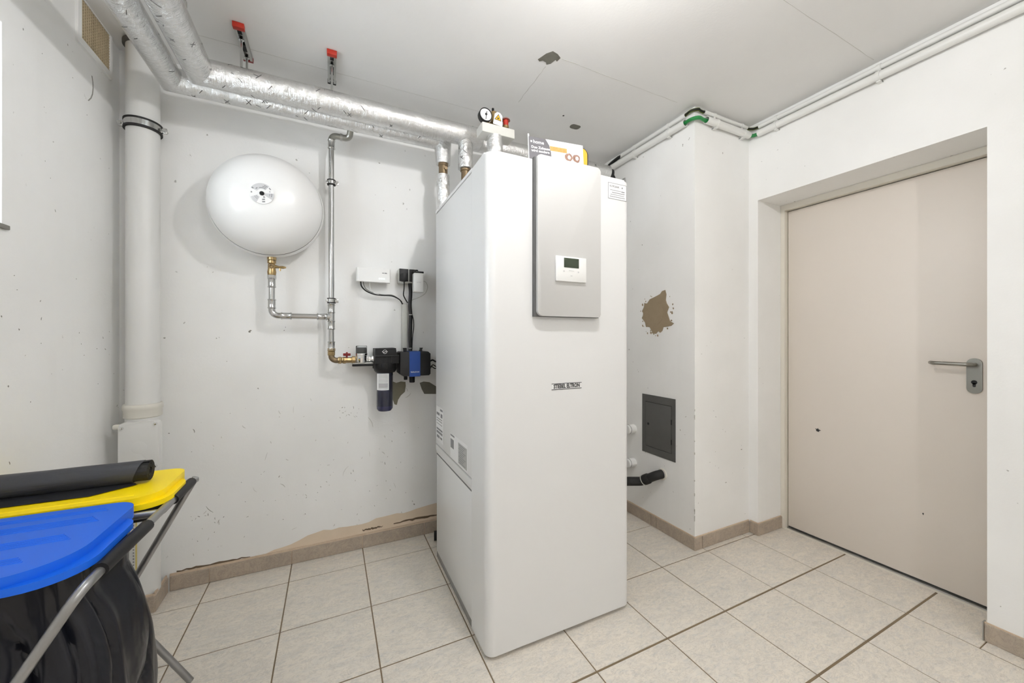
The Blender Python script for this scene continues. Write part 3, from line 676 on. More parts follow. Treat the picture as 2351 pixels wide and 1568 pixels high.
# ------------------------------------------------------------------ brochure and yellow meter on the cabinet
bro = thing('brochure', (0.92, 1.46, CZ), 'grey and white printed brochure leaning upright on top of the cabinet', 'brochure')
bx0, bx1, bh = -0.135, 0.136, 0.208
BM = Matrix.Translation((0.926, 1.452, CZ+0.004)) @ Matrix.Rotation(-0.13, 4, 'Z') @ Matrix.Rotation(PI/2-0.10, 4, 'X')
def bpart(name, poly, lo, hi, mat):
    m = MB(); m.prism(poly, lo, hi); [setattr(v, 'co', BM @ v.co) for v in m.bm.verts]; return m.build(name, mat, bro, smooth=False)
cover = bpart('cover', [(bx0, 0), (bx1, 0), (bx1, bh), (bx0, bh)], -0.002, 0, PAPER)
bpart('cover_print', [(bx0, 0), (-0.026, 0), (-0.026, 0.11), (-0.029, 0.15), (-0.036, 0.18), (-0.054, bh), (bx0, bh)], 0, 0.0005, BROGREY)
bpart('cover_photo', [(-0.030, 0.156), (0.052, 0.156), (0.052, 0.178), (-0.034, 0.178)], 0, 0.0005, ORANGE)
for i in (0, 1): bpart('cover_photo', blob(0.060+0.040*i, 0.137, 0.019, 0.020, 14, 0.12, 20+i), 0, 0.0005+0.0002*i, BROWN)
for i in (0, 1): bpart('cover_photo', blob(0.062+0.040*i, 0.138, 0.008, 0.010, 12, 0.1, 22+i), 0.0007, 0.0010, PAPER)
bpart('back_page', [(bx0-0.002, 0.02), (bx0+0.004, 0.02), (bx0+0.004, bh+0.014), (bx0-0.002, bh+0.014)], -0.006, -0.003, PAPER)
textmesh('cover_lettering', 'home', 0.023, BM @ Matrix.Translation((-0.088, 0.186, 0.0006)), PAPER, bro, ext=0.0003, bold=0.0003)
textmesh('cover_lettering', 'Duo Zuhause', 0.0165, BM @ Matrix.Translation((-0.124, 0.160, 0.0006)), PAPER, bro, align='LEFT', ext=0.0003, bold=0.0004)
textmesh('cover_lettering', 'wird modern', 0.0165, BM @ Matrix.Translation((-0.124, 0.144, 0.0006)), PAPER, bro, align='LEFT', ext=0.0003, bold=0.0004)
bars('cover_marks', [(-0.127, -0.119, 0.186, 0.008)], BM @ Matrix.Translation((0, 0, 0.0004)), PAPER, bro)
bars('cover_marks', [(0.02+0.010*i, 0.026+0.010*i, 0.192-0.001*(i % 2), 0.005) for i in range(7)] + [(0.112, 0.117, 0.196, 0.004)], BM @ Matrix.Translation((0, 0, 0.0001)), PRINTL, bro)
mt = thing('measuring_device', (1.02, 1.52, CZ), 'yellow hand-held device with black edge standing behind the brochure', 'meter')
YM = Matrix.Translation((1.074, 1.515, CZ+0.001)) @ Matrix.Rotation(-0.35, 4, 'Z')
def ypart(name, poly, lo, hi, mat, parent=mt):
    m = MB(); m.prism(poly, lo, hi, 'y'); [setattr(v, 'co', YM @ v.co) for v in m.bm.verts]; return m.build(name, mat, parent, ang=40)
ypart('case', rpoly(-0.085, 0.0, 0.055, 0.232, (0.01, 0.01, 0.040, 0.055), 8), 0, 0.030, BLACKP)
ypart('holster', rpoly(-0.030, 0.004, 0.047, 0.222, (0.01, 0.008, 0.032, 0.0), 8), -0.012, 0.001, YELLOW)

# ------------------------------------------------------------------ expansion tank
TC = (-0.277, 0, 1.830)
tank = thing('expansion_tank', (TC[0], 2.298, 1.58), 'white lens-shaped expansion tank hung on the back wall', 'tank')
prof = [(0.2365*math.sin(PI/2*k/16)**0.92, 2.166-0.176*math.cos(PI/2*k/16)) for k in range(17)]; prof[0] = (0, 1.990)
MB().lathe(prof, TC, 'y', 64).build('front_shell', TANKW, tank, ang=50)
MB().lathe([(0.2350, 2.1655), (0.2375, 2.1655), (0.2375, 2.1695), (0.2350, 2.1695)], TC, 'y', 64).build('shell_seam', DARKGAP, tank)
MB().lathe([(0.232, 2.1700), (0.2400, 2.1697), (0.2435, 2.176), (0.2435, 2.202), (0.2350, 2.222), (0.205, 2.245), (0.15, 2.268), (0.08, 2.284), (0, 2.288)], TC, 'y', 64).build('rear_shell', TANKW, tank, ang=50)
MB().box((TC[0]-0.03, 2.255, TC[2]+0.02), (TC[0]+0.03, 2.2995, TC[2]+0.26), 0.002).build('wall_bracket', ZINC, tank)
lb = MB(); lb.lathe([(0, 1.9882), (0.046, 1.9885), (0.046, 1.9915), (0, 1.9915)], (TC[0], 0, TC[2]+0.0), 'y', 40); lbl = lb.build('round_label', PAPER, tank)
def sector(r0, r1, a0, a1, n=10):
    A = [(TC[0]+r0*math.cos(a0+(a1-a0)*k/n), TC[2]+r0*math.sin(a0+(a1-a0)*k/n)) for k in range(n+1)]
    B = [(TC[0]+r1*math.cos(a0+(a1-a0)*k/n), TC[2]+r1*math.sin(a0+(a1-a0)*k/n)) for k in range(n+1)]
    return A+B[::-1]
m = MB()
for r0, r1, a0, a1 in ((0.020, 0.045, 0.9, 2.7), (0.008, 0.045, -0.55, 0.12), (0.018, 0.045, 3.6, 4.25)): m.prism(sector(r0, r1, a0, a1), 1.9876, 1.9884, 'y')
m.build('label_print', PRINTL, lbl, smooth=False)
m = MB()
for r0, r1, a0, a1 in ((0.036, 0.039, 0.95, 1.35), (0.030, 0.033, 1.0, 1.5), (0.024, 0.027, 1.0, 2.0), (0.037, 0.041, 0.55, 0.8), (0.030, 0.034, 0.3, 0.42), (0.036, 0.039, -0.3, 0.1), (0.029, 0.031, -0.3, 0.1), (0.036, 0.043, 2.55, 2.7), (0.030, 0.032, 3.65, 4.15), (0.024, 0.026, 3.65, 4.1), (0.024, 0.029, 4.75, 5.15), (0.034, 0.039, 4.75, 5.05), (0.036, 0.041, 3.05, 3.2), (0.026, 0.030, 2.2, 2.5)):
    m.prism(sector(r0, r1, a0, a1, 5), 1.9871, 1.9878, 'y')
m.prism([(TC[0]+0.004, TC[2]-0.018), (TC[0]+0.013, TC[2]-0.018), (TC[0]+0.008, TC[2]-0.010)], 1.9871, 1.9878, 'y'); m.build('label_marks', PRINT, lbl, smooth=False)
MB().lathe([(0, 1.984), (0.0085, 1.984), (0.0095, 1.988), (0, 1.988)], TC, 'y', 18).build('filler_cap', BLACKP, tank)
MB().tube([(TC[0]+0.012, 2.198, 1.630), (TC[0]+0.012, 2.198, 1.592)], 0.012, 14).build('spigot', ZINC, tank)

# ------------------------------------------------------------------ steel press-fit pipework
PYW = 2.20
pipe = thing('steel_pipe', (0.0, PYW, 1.08), 'shiny stainless press-fit pipe feeding the tank along the back wall', 'pipe')
def press(c, axis, par=pipe, r=0.0135):
    m = MB(); m.lathe([(r*0.9, -0.024), (r+0.003, -0.024), (r+0.0055, -0.020), (r+0.003, -0.015), (r+0.003, 0.015), (r+0.0055, 0.020), (r+0.003, 0.024), (r*0.9, 0.024)], c, axis, 20)
    return m.build('press_fitting', STEEL, par)
xv, xt, ze = 0.001, TC[0]+0.012, 1.300
MB().tube([(xv, PYW, 2.200), (xv, PYW, 1.325)], 0.0135, 20).build('riser', STEEL, pipe)
m = MB(); m.tube(fillet([(xv, PYW, 2.195), (xv, PYW, 2.254), (0.088, PYW-0.004, 2.252), (0.094, PYW-0.05, 2.305)], 0.026, 7), 0.0155, 18); m.build('elbow', plain('dull_steel', (0.36, 0.36, 0.33, 1), 0.35, 0.9), pipe)
press((xv, PYW, 2.205), 'z')
m = MB(); m.lathe([(0.0135, -0.006), (0.0185, -0.006), (0.0185, 0.006), (0.0135, 0.006)], (0.048, PYW-0.002, 2.253), 'x', 18); m.build('press_fitting', ZINC, pipe)
for zc in (2.005, 1.385):
    m = MB(); ring(m, (xv, PYW, zc), 'z', 0.0135, 0.019, 0.020); cl = m.build('pipe_clamp', STEEL, pipe)
    m = MB(); ring(m, (xv, PYW, zc+0.011), 'z', 0.0135, 0.0205, 0.005); ring(m, (xv, PYW, zc-0.011), 'z', 0.0135, 0.0205, 0.005); m.build('rubber_lining', RUBBER, cl)
    m = MB(); m.box((xv+0.018, PYW-0.004, zc-0.010), (xv+0.034, PYW+0.004, zc+0.010), 0.001); m.box((xv-0.027, PYW-0.004, zc-0.006), (xv-0.017, PYW+0.004, zc+0.006), 0.001); m.tube([(xv, PYW+0.018, zc), (xv, 2.299, zc)], 0.005, 8); m.lathe([(0, -0.010), (0.005, -0.010), (0.005, 0.010), (0, 0.010)], (xv+0.027, PYW, zc), 'y', 8); m.build('clamp_screw', STEEL, cl)
m = MB(); m.tube([(xv, PYW, 1.350), (xv, PYW, 1.250)], 0.0155, 18); m.tube([(xv, PYW, ze), (xv-0.04, PYW, ze)], 0.0155, 18); m.build('tee', STEEL, pipe)
press((xv, PYW, 1.343), 'z'); press((xv, PYW, 1.257), 'z'); press((xv-0.044, PYW, ze), 'x')
MB().tube([(xv-0.04, PYW, ze), (xt+0.05, PYW, ze)], 0.0135, 18).build('branch', STEEL, pipe)
press((xt+0.062, PYW, ze), 'x')
MB().tube(fillet([(xt+0.06, PYW, ze), (xt, PYW, ze), (xt, PYW, ze+0.06)], 0.030, 8), 0.0150, 18).build('elbow', STEEL, pipe)
press((xt, PYW, ze+0.058), 'z')
MB().tube([(xt, PYW, ze+0.05), (xt, PYW, 1.470)], 0.0135, 18).build('tank_drop', STEEL, pipe)
press((xt, PYW, 1.462), 'z'); 
MB().lathe([(0.013, 1.484), (0.019, 1.484), (0.019, 1.500), (0.013, 1.500)], (xt, PYW, 0), 'z', 6).build('union_nut', STEEL, pipe)
MB().tube([(xv, PYW, 1.25), (xv, PYW, 1.135)], 0.0135, 18).build('lower_pipe', STEEL, pipe)
press((xv, PYW, 1.148), 'z')
# cap valve under the tank
cv = thing('cap_valve', (xt, PYW-0.0, 1.495), 'brass cap valve with a side drain tap under the white tank', 'valve')
m = MB(); m.lathe([(0, 1.500), (0.0175, 1.500), (0.0195, 1.515), (0.0165, 1.530), (0.0165, 1.550), (0.0135, 1.556), (0.0185, 1.558), (0.0185, 1.570), (0.0125, 1.571), (0.0125, 1.572), (0.020, 1.574), (0.020, 1.589), (0.016, 1.591), (0, 1.591)], (xt, PYW-0.002, 0), 'z', 22); m.build('valve_body', BRASS, cv)
m = MB(); m.tube([(xt+0.012, PYW-0.004, 1.543), (xt+0.032, PYW-0.006, 1.541), (xt+0.048, PYW-0.008, 1.541), (xt+0.062, PYW-0.008, 1.541)], [0.009, 0.006, 0.0075, 0.003], 12); m.tube([(xt+0.036, PYW-0.007, 1.541), (xt+0.036, PYW-0.007, 1.522)], 0.0035, 8); m.build('drain_tap', BRASS, cv)
m = MB(); ring(m, (xt, PYW-0.020, 1.541), 'y', 0.0065, 0.011, 0.006, 18); m.build('test_port', BRONZE, cv)
# brass elbow and ball valve
bv = thing('ball_valve', (0.05, PYW, 1.06), 'brass ball valve and elbow with a small dark red wing handle', 'valve')
MB().lathe([(0, 1.098), (0.0175, 1.098), (0.0175, 1.118), (0.0155, 1.120), (0.019, 1.122), (0.019, 1.134), (0, 1.134)], (xv, PYW, 0), 'z', 8).build('coupling', BRASS, bv)
MB().tube(fillet([(xv, PYW, 1.100), (xv, PYW, 1.071), (0.055, PYW, 1.071)], 0.024, 8), 0.0145, 18).build('elbow', BRONZE, bv)
m = MB(); m.lathe([(0, 0.032), (0.0165, 0.032), (0.0185, 0.036), (0.0185, 0.046), (0.0145, 0.050), (0.0185, 0.058), (0.0185, 0.066), (0.0150, 0.072), (0.0150, 0.098), (0.0205, 0.100), (0.0205, 0.116), (0, 0.116)], (xv, PYW, 1.071), 'x', 8); m.build('valve_body', BRASS, bv)
m = MB(); m.tube([(xv+0.074, PYW, 1.083), (xv+0.074, PYW, 1.096)], 0.005, 10); m.box((xv+0.056, PYW-0.006, 1.094), (xv+0.093, PYW+0.006, 1.108), 0.003); m.box((xv+0.070, PYW-0.005, 1.106), (xv+0.079, PYW+0.005, 1.114), 0.002); m.build('wing_handle', DRED, bv)

# ------------------------------------------------------------------ flow cup, filter, control box
fc = thing('flow_indicator', (0.147, PYW, 1.045), 'clear domed flow indicator beside the black water filter', 'gauge')
m = MB(); m.lathe([(0, 1.056), (0.026, 1.056), (0.0285, 1.060), (0.0285, 1.094), (0.030, 1.096), (0.030, 1.106), (0, 1.106)], (0.147, PYW-0.01, 0), 'z', 26); m.build('metal_base', CHROME, fc)
m = MB(); m.lathe([(0.0285, 1.106), (0.0285, 1.142), (0.026, 1.148), (0, 1.149), (0, 1.146), (0.0245, 1.1455), (0.0265, 1.140), (0.0265, 1.106), (0.0285, 1.106)], (0.147, PYW-0.01, 0), 'z', 26); m.build('clear_dome', GLASS, fc)
MB().lathe([(0, 1.107), (0.019, 1.107), (0.019, 1.136), (0, 1.136)], (0.147, PYW-0.01, 0), 'z', 20).build('dial_insert', plain('dial_grey', (0.16, 0.16, 0.16, 1), 0.5), fc)
m = MB(); m.lathe([(0, 0), (0.012, 0), (0.016, 0.006), (0.016, 0.020), (0.012, 0.024), (0.016, 0.028), (0.016, 0.0395), (0, 0.0395)], (0.172, PYW, 1.075), 'x', 8); m.build('connector', CHROME, fc)
MB().box((0.102, PYW-0.028, 1.050), (0.206, 2.299, 1.056), 0.001).build('shelf_plate', ZINC, fc)
MB().box((0.100, PYW-0.032, 1.038), (0.206, PYW-0.022, 1.050), 0.003).build('shelf_edge', BLACKP, fc)

wf_ = thing('water_filter', (0.268, 2.195, 0.792), 'black cartridge water filter with dark bowl and white label', 'water filter')
FY = 2.195
m = MB(); m.prism([(0.213, 1.132), (0.320, 1.134), (0.325, 1.098), (0.335, 1.092), (0.335, 1.050), (0.212, 1.050), (0.212, 1.10)], FY-0.055, FY+0.075, 'y'); m.build('filter_head', BLACKP, wf_, smooth=False)
m = MB(); m.box((0.2115, FY-0.060, 1.088), (0.3365, FY-0.04, 1.096), 0.002)
for xx in (0.248, 0.272, 0.297): m.box((xx-0.0015, FY-0.0575, 1.052), (xx+0.0015, FY-0.05, 1.088))
m.build('head_rib', DGREYP, wf_)
m = MB(); m.lathe([(0, 1.052), (0.062, 1.052), (0.0635, 1.046), (0.0635, 1.024), (0.058, 1.010), (0.050, 1.000), (0, 1.000)], (0.271, FY, 0), 'z', 28)
for k in range(12):
    a = 2*PI*k/12; m.obox((0.271+0.0635*math.cos(a), FY+0.0635*math.sin(a), 1.036), (0.006, 0.010, 0.026), (0, 0, a), 0.0015)
m.build('locking_ring', BLACKP, wf_)
MB().lathe([(0, 1.002), (0.0435, 1.002), (0.043, 0.815), (0, 0.815)], (0.268, FY, 0), 'z', 32).build('bowl', BOWL, wf_)
MB().lathe([(0, 0.8155), (0.0432, 0.8155), (0.0425, 0.800), (0.034, 0.788), (0, 0.786)], (0.268, FY, 0), 'z', 32).build('bowl_base', NAVY, wf_)
m = MB(); m.lathe([(0.0440, 0.905), (0.0440, 0.995)], (0.268, FY, 0), 'z', 48)
keep = [f for f in m.bm.faces if not (f.calc_center_median().y < FY-0.012 and f.calc_center_median().x < 0.268+0.018)]
bmesh.ops.delete(m.bm, geom=keep, context='FACES'); lb2 = m.build('label', PAPER, wf_)
m = MB()
for i in range(11):
    m.lathe([(0.0443, 0.912+0.0075*i), (0.0443, 0.9145+0.0075*i+(0.002 if i in (1, 2, 3) else 0))], (0.268, FY, 0), 'z', 48)
keep = [f for f in m.bm.faces if not (f.calc_center_median().y < FY-0.018 and 0.268-0.036 < f.calc_center_median().x < 0.268+0.012)]
bmesh.ops.delete(m.bm, geom=keep, context='FACES'); m.build('label_print', PRINT, lb2)
HM = frontM(0.262, FY-0.0553, 1.114)
m = MB(); m.lathe([(0.009, -0.0006), (0.011, -0.0006), (0.011, 0.0002), (0.009, 0.0002)], (0.262, FY-0.0552, 1.115), 'y', 20); m.prism([(0.246, 1.115), (0.253, 1.118), (0.253, 1.112)], FY-0.0558, FY-0.055, 'y'); m.prism([(0.278, 1.115), (0.271, 1.118), (0.271, 1.112)], FY-0.0558, FY-0.055, 'y'); m.prism([(0.255, 1.113), (0.269, 1.118), (0.269, 1.115), (0.255, 1.110)], FY-0.0558, FY-0.055, 'y')
m.build('head_emblem', PAPER, wf_, smooth=False)
MB().lathe([(0, 0.0), (0.012, 0.0), (0.012, 0.0085), (0, 0.0085)], (0.334, FY, 1.074), 'x', 14).build('outlet_nipple', CHROME, wf_)

cbx = thing('control_box', (0.43, 2.2, 0.945), 'black control box with a blue centre stripe beside the filter', 'control box')
m = MB(); m.prism([(0.348, 1.112), (0.500, 1.112), (0.514, 1.100), (0.514, 0.985), (0.506, 0.976), (0.362, 0.976), (0.343, 0.992), (0.343, 1.106)], 2.150, 2.270, 'y')
bmesh.ops.bevel(m.bm, geom=[e_ for e_ in m.bm.edges if all(v.co.y < 2.151 for v in e_.verts)], offset=0.006, segments=2, profile=0.5, affect='EDGES'); m.build('box_case', DGREYP, cbx, ang=30)
m = MB(); m.prism([(0.394, 1.114), (0.454, 1.114), (0.454, 0.973), (0.394, 0.973)], 2.1465, 2.272, 'y'); bs = m.build('blue_stripe', BLUE, cbx, smooth=False)
textmesh('stripe_lettering', 'TESPLSTOW', 0.0105, frontM(0.424, 2.1464, 0.998), PAPER, bs, ext=0.0004, sx=0.86)
for xx, sl in ((0.372, -1), (0.457, 1)):
    m = MB(); m.prism([(xx-0.009, 1.110), (xx+0.010, 1.110), (xx+0.008, 1.125), (xx+0.008*(1 if sl < 0 else 1.6), 1.134), (xx-0.012*(1 if sl < 0 else 0.3), 1.134), (xx-0.010*(1 if sl < 0 else 0.2), 1.128)], 2.152, 2.172, 'y'); m.build('latch', BLACKP, cbx, smooth=False)
for xx, r_, zb in ((0.382, 0.010, 0.952), (0.418, 0.0155, 0.935)):
    MB().lathe([(0, 0.977), (r_*1.05, 0.977), (r_, zb+0.002), (r_*0.9, zb), (0, zb)], (xx, 2.20, 0), 'z', 16).build('cable_gland', BLACKP, cbx)
MB().box((0.40, 2.268, 0.99), (0.46, 2.2995, 1.10)).build('mounting_plate', ZINC, cbx, smooth=False)
for i, (za, zb, r_) in enumerate(((1.045, 1.06, 0.005), (1.03, 1.02, 0.003), (0.985, 1.03, 0.003))):
    MB().tube(smoothpath([(0.510, 2.20, za), (0.535, 2.20, zb), (0.560, 2.21, zb-0.01), (0.60, 2.22, za+0.02)], 6), r_, 8).build('outlet_cable', DGREYP, cbx)

# ------------------------------------------------------------------ router, sockets, cables
rt = thing('router', (0.212, 2.298, 1.53), 'white wall-mounted router box with three small green lights', 'router')
m = MB(); m.prism(rpoly(0.124, 2.226, 0.302, 2.262, (0.014, 0.005, 0.003, 0.003), 5), 1.501, 1.577); m.build('router_case', WHITEP, rt, ang=30)
MB().box((0.132, 2.262, 1.508), (0.292, 2.2995, 1.570)).build('wall_mount', GREYP, rt, smooth=False)
for i in range(3): MB().box((0.241+0.012*i, 2.2252, 1.518), (0.247+0.012*i, 2.2262, 1.523)).build('indicator_light', LED, rt, smooth=False)
bars('router_logo', [(0.0, 0.011, 0, 0.004), (0.013, 0.026, 0, 0.005)], frontM(0.258, 2.226, 1.553), PRINT, rt, 0.0005)
so = thing('power_socket', (0.395, 2.298, 1.54), 'grey surface-mounted double power socket above the control box', 'socket')
MB().box((0.350, 2.238, 1.505), (0.462, 2.2995, 1.590), 0.006).build('socket_box', GREYP, so)
for xx in (0.353, 0.409): MB().box((xx, 2.230, 1.516), (xx+0.050, 2.240, 1.588), 0.003).build('hinged_cover', DGREYP, so)
pl = thing('power_plug', (0.38, 2.215, 1.53), 'black plug in the left half of the grey power socket', 'plug')
MB().box((0.361, 2.192, 1.512), (0.390, 2.2295, 1.556), 0.004).build('plug_body', BLACKP, pl)
MB().tube(smoothpath([(0.375, 2.205, 1.514), (0.374, 2.205, 1.47), (0.372, 2.21, 1.435), (0.385, 2.22, 1.41), (0.398, 2.225, 1.392)], 6), 0.0032, 8).build('plug_cord', BLACKP, pl)
ww = thing('plug_in_adapter', (0.462, 2.21, 1.45), 'white plug-in network adapter hanging in the right half of the socket', 'adapter')
MB().box((0.424, 2.178, 1.452), (0.480, 2.2295, 1.562), 0.007).build('adapter_case', WHITEP, ww)
MB().box((0.422, 2.184, 1.5625), (0.482, 2.232, 1.572), 0.003).build('adapter_top', BLACKP, ww)
textmesh('adapter_lettering', 'tp-link', 0.010, frontM(0.452, 2.1778, 1.508), PRINTL, ww, ext=0.0003)
MB().tube(smoothpath([(0.480, 2.205, 1.520), (0.498, 2.21, 1.516), (0.512, 2.22, 1.49), (0.500, 2.23, 1.452), (0.460, 2.235, 1.425), (0.425, 2.235, 1.41), (0.405, 2.235, 1.39)], 6), 0.0018, 8).build('network_cord', GREYP, ww)
def cable(name, pts, r_, mat, label, grp=None, n=7):
    o = MB().tube(smoothpath(pts, n), r_, 8).build(name, mat); return tag(o, label, 'cable', grp)
cable('cable', [(0.147, 2.243, 1.501), (0.152, 2.245, 1.475), (0.175, 2.25, 1.452), (0.215, 2.255, 1.436), (0.26, 2.26, 1.432), (0.31, 2.26, 1.432), (0.345, 2.262, 1.42), (0.365, 2.265, 1.405), (0.378, 2.268, 1.382)], 0.0036, BLACKP, 'black cable sagging from the router to the grey cable duct')
cable('cable', [(0.160, 2.246, 1.501), (0.165, 2.25, 1.48), (0.180, 2.252, 1.458), (0.22, 2.26, 1.442), (0.27, 2.266, 1.436), (0.32, 2.268, 1.436), (0.36, 2.268, 1.412), (0.386, 2.268, 1.384)], 0.0024, plain('grey_cord', rgb(120, 120, 116), 0.5), 'grey cable sagging beside the black router cable')
cable('cable', [(0.195, 2.246, 1.501), (0.196, 2.252, 1.478), (0.208, 2.256, 1.452), (0.232, 2.258, 1.438), (0.28, 2.262, 1.428), (0.33, 2.263, 1.424), (0.37, 2.266, 1.400), (0.392, 2.268, 1.384)], 0.0022, WHITEP, 'thin white cable leaving the middle of the router')
gd = MB().box((0.374, 2.258, 1.085), (0.403, 2.299, 1.388), 0.004).build('cable_duct', GREYP)
tag(gd, 'flat grey cable duct under the sockets, beside the black conduit', 'cable duct')
bc = thing('black_conduit', (0.413, 2.235, 1.11), 'thick black cable sleeve running down from the socket to the control box', 'conduit')
MB().tube(smoothpath([(0.412, 2.236, 1.506), (0.416, 2.234, 1.45), (0.413, 2.236, 1.38), (0.417, 2.235, 1.31), (0.414, 2.236, 1.20), (0.416, 2.234, 1.105)], 6), 0.0105, 12).build('sleeve', BLACKP, bc)
for zz in (1.324, 1.130): m = MB(); ring(m, (0.4155, 2.235, zz), 'z', 0.0104, 0.0120, 0.004, 16); m.build('cable_tie', GREYP, bc)
MB().tube(smoothpath([(0.424, 2.228, 1.325), (0.431, 2.226, 1.29), (0.432, 2.226, 1.25), (0.426, 2.226, 1.20), (0.422, 2.226, 1.12)], 6), 0.0026, 8).build('thin_cable', BLACKP, bc)

# ------------------------------------------------------------------ waste pipe in the corner
WX, WY = -0.748, 2.206
wpz = thing('waste_pipe', (WX, WY, 0), 'thick pale grey waste pipe standing in the left corner', 'pipe')
MB().lathe([(0.052, ZC-0.002), (0.056, ZC-0.002), (0.056, 0.865), (0.052, 0.865)], (WX, WY, 0), 'z', 40).build('upper_pipe', PVC, wpz)
MB().lathe([(0.055, ZC-0.012), (0.066, ZC-0.012), (0.066, ZC-0.028), (0.055, ZC-0.028)], (WX, WY, 0), 'z', 36).build('ceiling_collar', plain('collar_dark', rgb(90, 88, 84), 0.6), wpz)
MB().lathe([(0.055, 0.902), (0.063, 0.902), (0.0665, 0.896), (0.0665, 0.880), (0.0635, 0.875), (0.0635, 0.846), (0.058, 0.842), (0.055, 0.842)], (WX, WY, 0), 'z', 40).build('pipe_socket', PVCB, wpz)
MB().lathe([(0.052, 0.845), (0.058, 0.845), (0.058, 0.0), (0.052, 0.0)], (WX, WY, 0), 'z', 40).build('lower_pipe', PVC, wpz)
hat = MB().prism(rpoly(WX-0.052, 0.615, WX+0.080, 0.834, (0.018,)*4, 5), WY-0.082, WY-0.050, 'y')
bmesh.ops.bevel(hat.bm, geom=[e_ for e_ in hat.bm.edges if all(v.co.y < WY-0.081 for v in e_.verts)], offset=0.006, segments=2, profile=0.5, affect='EDGES'); hat = hat.build('cleanout_cover', PVC, wpz, ang=30)
MB().lathe([(0, -0.0005), (0.024, -0.0005), (0.030, 0.001), (0, 0.001)], (WX+0.014, WY-0.082, 0.725), 'y', 28).build('cover_boss', PVC, hat)
for sx_, sz_ in ((WX-0.040, 0.812), (WX+0.068, 0.822), (WX-0.040, 0.640), (WX+0.068, 0.640)):
    MB().lathe([(0, -0.009), (0.004, -0.008), (0.0065, -0.003), (0.0065, 0.001), (0, 0.001)], (sx_, WY-0.083, sz_), 'y', 12).build('bolt', CHROME, hat)
m = MB(); m.obox((WX-0.062, WY-0.060, 0.815), (0.030, 0.020, 0.022), (0, 0, 0), 0.008); m.build('cover_lug', PVCB, hat)
m = MB(); cz = 2.118
ring(m, (WX, WY, cz), 'z', 0.0585, 0.0625, 0.030, 40); pc = m.build('pipe_clamp', STEEL, wpz)
m = MB(); ring(m, (WX, WY, cz+0.016), 'z', 0.055, 0.0645, 0.007, 40); ring(m, (WX, WY, cz-0.017), 'z', 0.055, 0.0645, 0.009, 40); m.build('rubber_lining', RUBBER, pc)
for sx_ in (-1, 1):
    m = MB(); m.box((WX+sx_*0.072-0.010, WY-0.006, cz-0.012), (WX+sx_*0.072+0.010, WY+0.006, cz+0.012), 0.002); m.lathe([(0, -0.014), (0.007, -0.014), (0.007, 0.014), (0, 0.014)], (WX+sx_*0.075, WY, cz), 'y', 10); m.build('clamp_ear', STEEL, pc)
MB().tube([(WX, WY+0.06, cz), (WX, 2.299, cz)], 0.006, 8).build('clamp_stud', STEEL, pc)
ang = -1.62
m = MB(); m.prism([(WX+0.0586*math.cos(a), WY+0.0586*math.sin(a)) for a in (ang-0.05, ang, ang+0.05)]+[(WX+0.0578*math.cos(a), WY+0.0578*math.sin(a)) for a in (ang+0.05, ang-0.05)], 0.08, 0.56); m.build('yellow_print_line', plain('faded_yellow', rgb(206, 190, 120), 0.6), wpz, smooth=False)
m = MB()
for i in range(26):
    z = 0.14+i*0.013; a = ang-0.16; m.prism([(WX+0.0586*math.cos(b_), WY+0.0586*math.sin(b_)) for b_ in (a-0.04, a+0.04*(0.4+0.6*(i % 3)/2))]+[(WX+0.0578*math.cos(b_), WY+0.0578*math.sin(b_)) for b_ in (a+0.04, a-0.04)], z, z+0.006)
m.build('pipe_print', PRINT, wpz, smooth=False)

# ------------------------------------------------------------------ air vent high on the left wall
vt = thing('air_vent', (XL, 2.10, 2.34), 'beige perforated air vent high on the left wall by the corner', 'vent')
m = MB(); y0, y1, z0, z1 = 1.985, 2.205, 2.322, 2.486
m.frame((y0-0.012, z0-0.020, y1+0.010, z1), (y0+0.011, z0+0.006, y1-0.004, z1-0.004), XL+0.0002, XL+0.009, 'x'); m.build('vent_frame', WALL, vt, smooth=False)
MB().box((XL, y0+0.011, z0+0.005), (XL+0.002, y1-0.004, z1-0.003)).build('vent_backing', VENTD, vt, smooth=False)
m = MB()
k = 0
yy = y0+0.014
while yy < y1-0.006:
    m.box((XL+0.002, yy, z0+0.006), (XL+0.0065, yy+0.0075, z1-0.005)); yy += 0.0135
m.build('vent_slats', VENTM, vt, smooth=False, kind='stuff')
m = MB(); zz = z0+0.009
while zz < z1-0.010:
    m.box((XL+0.002, y0+0.012, zz), (XL+0.0058, y1-0.004, zz+0.0045)); zz += 0.0115
m.build('vent_crossbars', VENTM, vt, smooth=False, kind='stuff')

